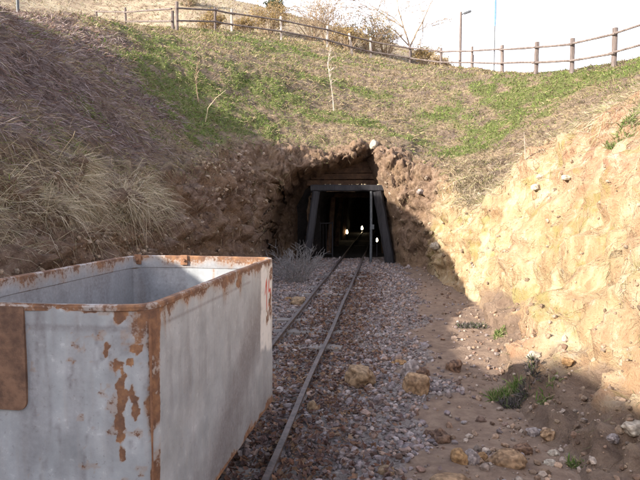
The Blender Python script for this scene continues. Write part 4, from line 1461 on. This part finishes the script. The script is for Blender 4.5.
# green ground cover
p, n_, d = sample(np.clip(gc * 1.2, 0, 1), 80000)
ax = n_ * .7 + rng.normal(0, .7, p.shape)
tag(blades('green_weeds', p - n_ * .01, ax, rng.uniform(.04, .13, len(p)), .007 * np.maximum(d / 12, .7), .3, [(.10, .145, .028), (.125, .18, .036), (.16, .21, .05), (.085, .115, .026), (.19, .215, .075)], M['leaf']), kind='stuff')
# long dry grass hanging over the left earth face
wt = leftw * np.exp(-((row[:-1, :-1] - NCUT + 9) / 8.0) ** 2) * sstep(4.0, 5.0, Pc[..., 1]) * (1 - sstep(8.6, 10.0, Pc[..., 1])) * (.25 + .75 * sstep(-.3, .4, n_big[:-1, :-1] + n_mid[:-1, :-1] * .6))
p, n_, d = sample(wt, 12000)
ax = np.array([.5, .12, .08]) + n_ * .35 + rng.normal(0, .5, p.shape) + .8 * np.stack([fbm(p * 2.2, 2, k_) for k_ in (301, 302, 303)], -1)
tag(blades('overhanging_grass', p - n_ * .02, ax, (.12 + .5 * rng.random(len(p)) ** 2.0), .0017 * np.maximum(d / 6, 1), .85, [(.38, .31, .21), (.46, .38, .26), (.30, .23, .16), (.24, .22, .12), (.54, .46, .34)], M['straw']), kind='stuff')
# straw on the crest of the sunlit bank
wr = (rightside * np.ones_like(row))[:-1, :-1] * np.exp(-((row[:-1, :-1] - NCUT - 8) / 9.0) ** 2) * (.35 + .65 * sstep(-.2, .4, n_mid[:-1, :-1]))
p, n_, d = sample(wr, 22000)
ax = downhill(n_) * .5 + n_ * .6 + rng.normal(0, .4, p.shape)
tag(blades('straw_tufts', p - n_ * .01, ax, .08 + .36 * rng.random(len(p)) ** 1.6, .0020 * np.maximum(d / 6, 1), .7, [(.34, .27, .18), (.42, .345, .23), (.27, .21, .14), (.20, .20, .08), (.30, .24, .19)], M['straw']), kind='stuff')
# roots and sprigs on the earth faces
wc = cutc * (row[:-1, :-1] > 4) * ((P[:-1, :-1, 1] < 15.7))
p, n_, d = sample(wc * (.15 + sstep(.1, .7, n_mid[:-1, :-1])), 7000)
ax = n_ * .6 + np.array([0, 0, -.5]) + rng.normal(0, .5, p.shape)
tag(blades('rootlets', p - n_ * .01, ax, rng.uniform(.04, .16, len(p)), .002 * np.maximum(d / 6, 1), .8, [(.25, .18, .11), (.17, .11, .07), (.33, .26, .17), (.12, .12, .05)], M['straw']), kind='stuff')
# stones bedded in the earth faces
p, n_, d = sample(wc * (.3 - .24 * rightside[:-1] + headw[:, 0][:-1, None] * -.26) * (.15 + sstep(.1, .7, n_big[:-1, :-1])), 5000)
sz = (.008 + .04 * rng.random(len(p)) ** 3.5) * np.maximum(d / 9, .8)
o = stones('bedded_stones', p[:, 0], p[:, 1], p[:, 2] - sz * .3, sz, [(.23, .17, .12), (.19, .135, .092), (.26, .20, .15), (.16, .11, .075), (.21, .15, .10)], 1, (.6, 1.0), 9)

# ------------------------------------------------------------------ unseen shed added on the left bank, behind camera, to shade the right bank
def shed(cx_, cy_, ang_, wx, wy, h_hi, h_lo):
    z = drop(cx_, cy_)
    rt = empty('shadow_shed', (cx_, cy_, z), 'unseen plank shed added on the left bank to cast a peaked shadow', 'shed', None, ang_)
    b = MB()
    hx, hy = wx / 2, wy / 2
    vs = [(-hx, -hy, -.4), (hx, -hy, -.4), (hx, hy, -.4), (-hx, hy, -.4), (-hx, -hy, h_lo), (hx, -hy, h_lo), (hx, hy, h_hi), (-hx, hy, h_hi)]
    b.add(vs, [(0, 1, 5, 4), (1, 2, 6, 5), (2, 3, 7, 6), (3, 0, 4, 7), (4, 5, 6, 7)])
    b.build('wall', M['timber'], rt)
    b = MB()
    sl_ = math.atan2(h_hi - h_lo, wy)
    b.box((0, 0, (h_hi + h_lo) / 2 + .05), (wx + .2, wy / math.cos(sl_) + .12, .06), Matrix.Rotation(sl_, 3, 'X'), bevel=.01)
    b.build('roof', M['timber_dark'], rt)
    b = MB()
    b.box((hx + .02, -.1, .9), (.04, .8, 1.8), bevel=.008)
    b.build('door', M['timber_bleached'], rt)


SA = math.atan2(.47, .88)
_zs = drop(-11.44, -3.57)
shed(-11.20, -4.01, SA, 2.0, 3.4, 6.42 - _zs, 5.85 - _zs)

# ------------------------------------------------------------------ daylight
AZ, EL = R(62), R(22.6)
d = Vector((math.sin(AZ) * math.cos(EL), math.cos(AZ) * math.cos(EL), -math.sin(EL)))
sl = bpy.data.lights.new('sun', 'SUN')
sl.energy = 3.7
sl.angle = R(0.5)
sl.color = (1.0, .93, .82)
so = bpy.data.objects.new('sun', sl)
col.objects.link(so)
so.rotation_euler = d.to_track_quat('-Z', 'Y').to_euler()
w = bpy.data.worlds.new('World')
sc.world = w
w.use_nodes = True
nt = w.node_tree
sky = nt.nodes.new('ShaderNodeTexSky')
sky.sky_type = 'NISHITA'
sky.sun_disc = False
sky.sun_elevation = EL
sky.sun_rotation = AZ + math.pi
sky.air_density = 1.0
sky.dust_density = 2.0
# bright thin haze towards the horizon, thinning overhead
tc = nt.nodes.new('ShaderNodeTexCoord')
sx = nt.nodes.new('ShaderNodeSeparateXYZ')
nt.links.new(tc.outputs['Generated'], sx.inputs[0])
mp = nt.nodes.new('ShaderNodeMapRange')
mp.interpolation_type = 'SMOOTHSTEP'
for k_, q_ in zip((1, 2, 3, 4), (.10, .80, .88, .22)):
    mp.inputs[k_].default_value = q_
nt.links.new(sx.outputs['Z'], mp.inputs[0])
cn = nt.nodes.new('ShaderNodeTexNoise')
cn.inputs['Scale'].default_value = 2.4
cn.inputs['Detail'].default_value = 5
nt.links.new(tc.outputs['Generated'], cn.inputs['Vector'])
cm_ = nt.nodes.new('ShaderNodeMath'); cm_.operation = 'MULTIPLY_ADD'
cm_.inputs[1].default_value = .5; cm_.inputs[2].default_value = .75
nt.links.new(cn.outputs[0], cm_.inputs[0])
mm = nt.nodes.new('ShaderNodeMath'); mm.operation = 'MULTIPLY'; mm.use_clamp = True
nt.links.new(mp.outputs[0], mm.inputs[0]); nt.links.new(cm_.outputs[0], mm.inputs[1])
vx = nt.nodes.new('ShaderNodeMix'); vx.data_type = 'RGBA'
nt.links.new(mm.outputs[0], vx.inputs[0])
nt.links.new(sky.outputs[0], vx.inputs[6])
vx.inputs[7].default_value = (4.5, 4.2, 4.35, 1)
bg = nt.nodes['Background']
bg.inputs['Strength'].default_value = 0.15
nt.links.new(vx.outputs[2], bg.inputs[0])
sc.view_settings.view_transform = 'Standard'
sc.view_settings.look = 'None'
sc.view_settings.gamma = 1
sc.view_settings.use_curve_mapping = False
sc.view_settings.exposure = 1.95
sc.cycles.use_denoising = True
sc.cycles.max_bounces = 6
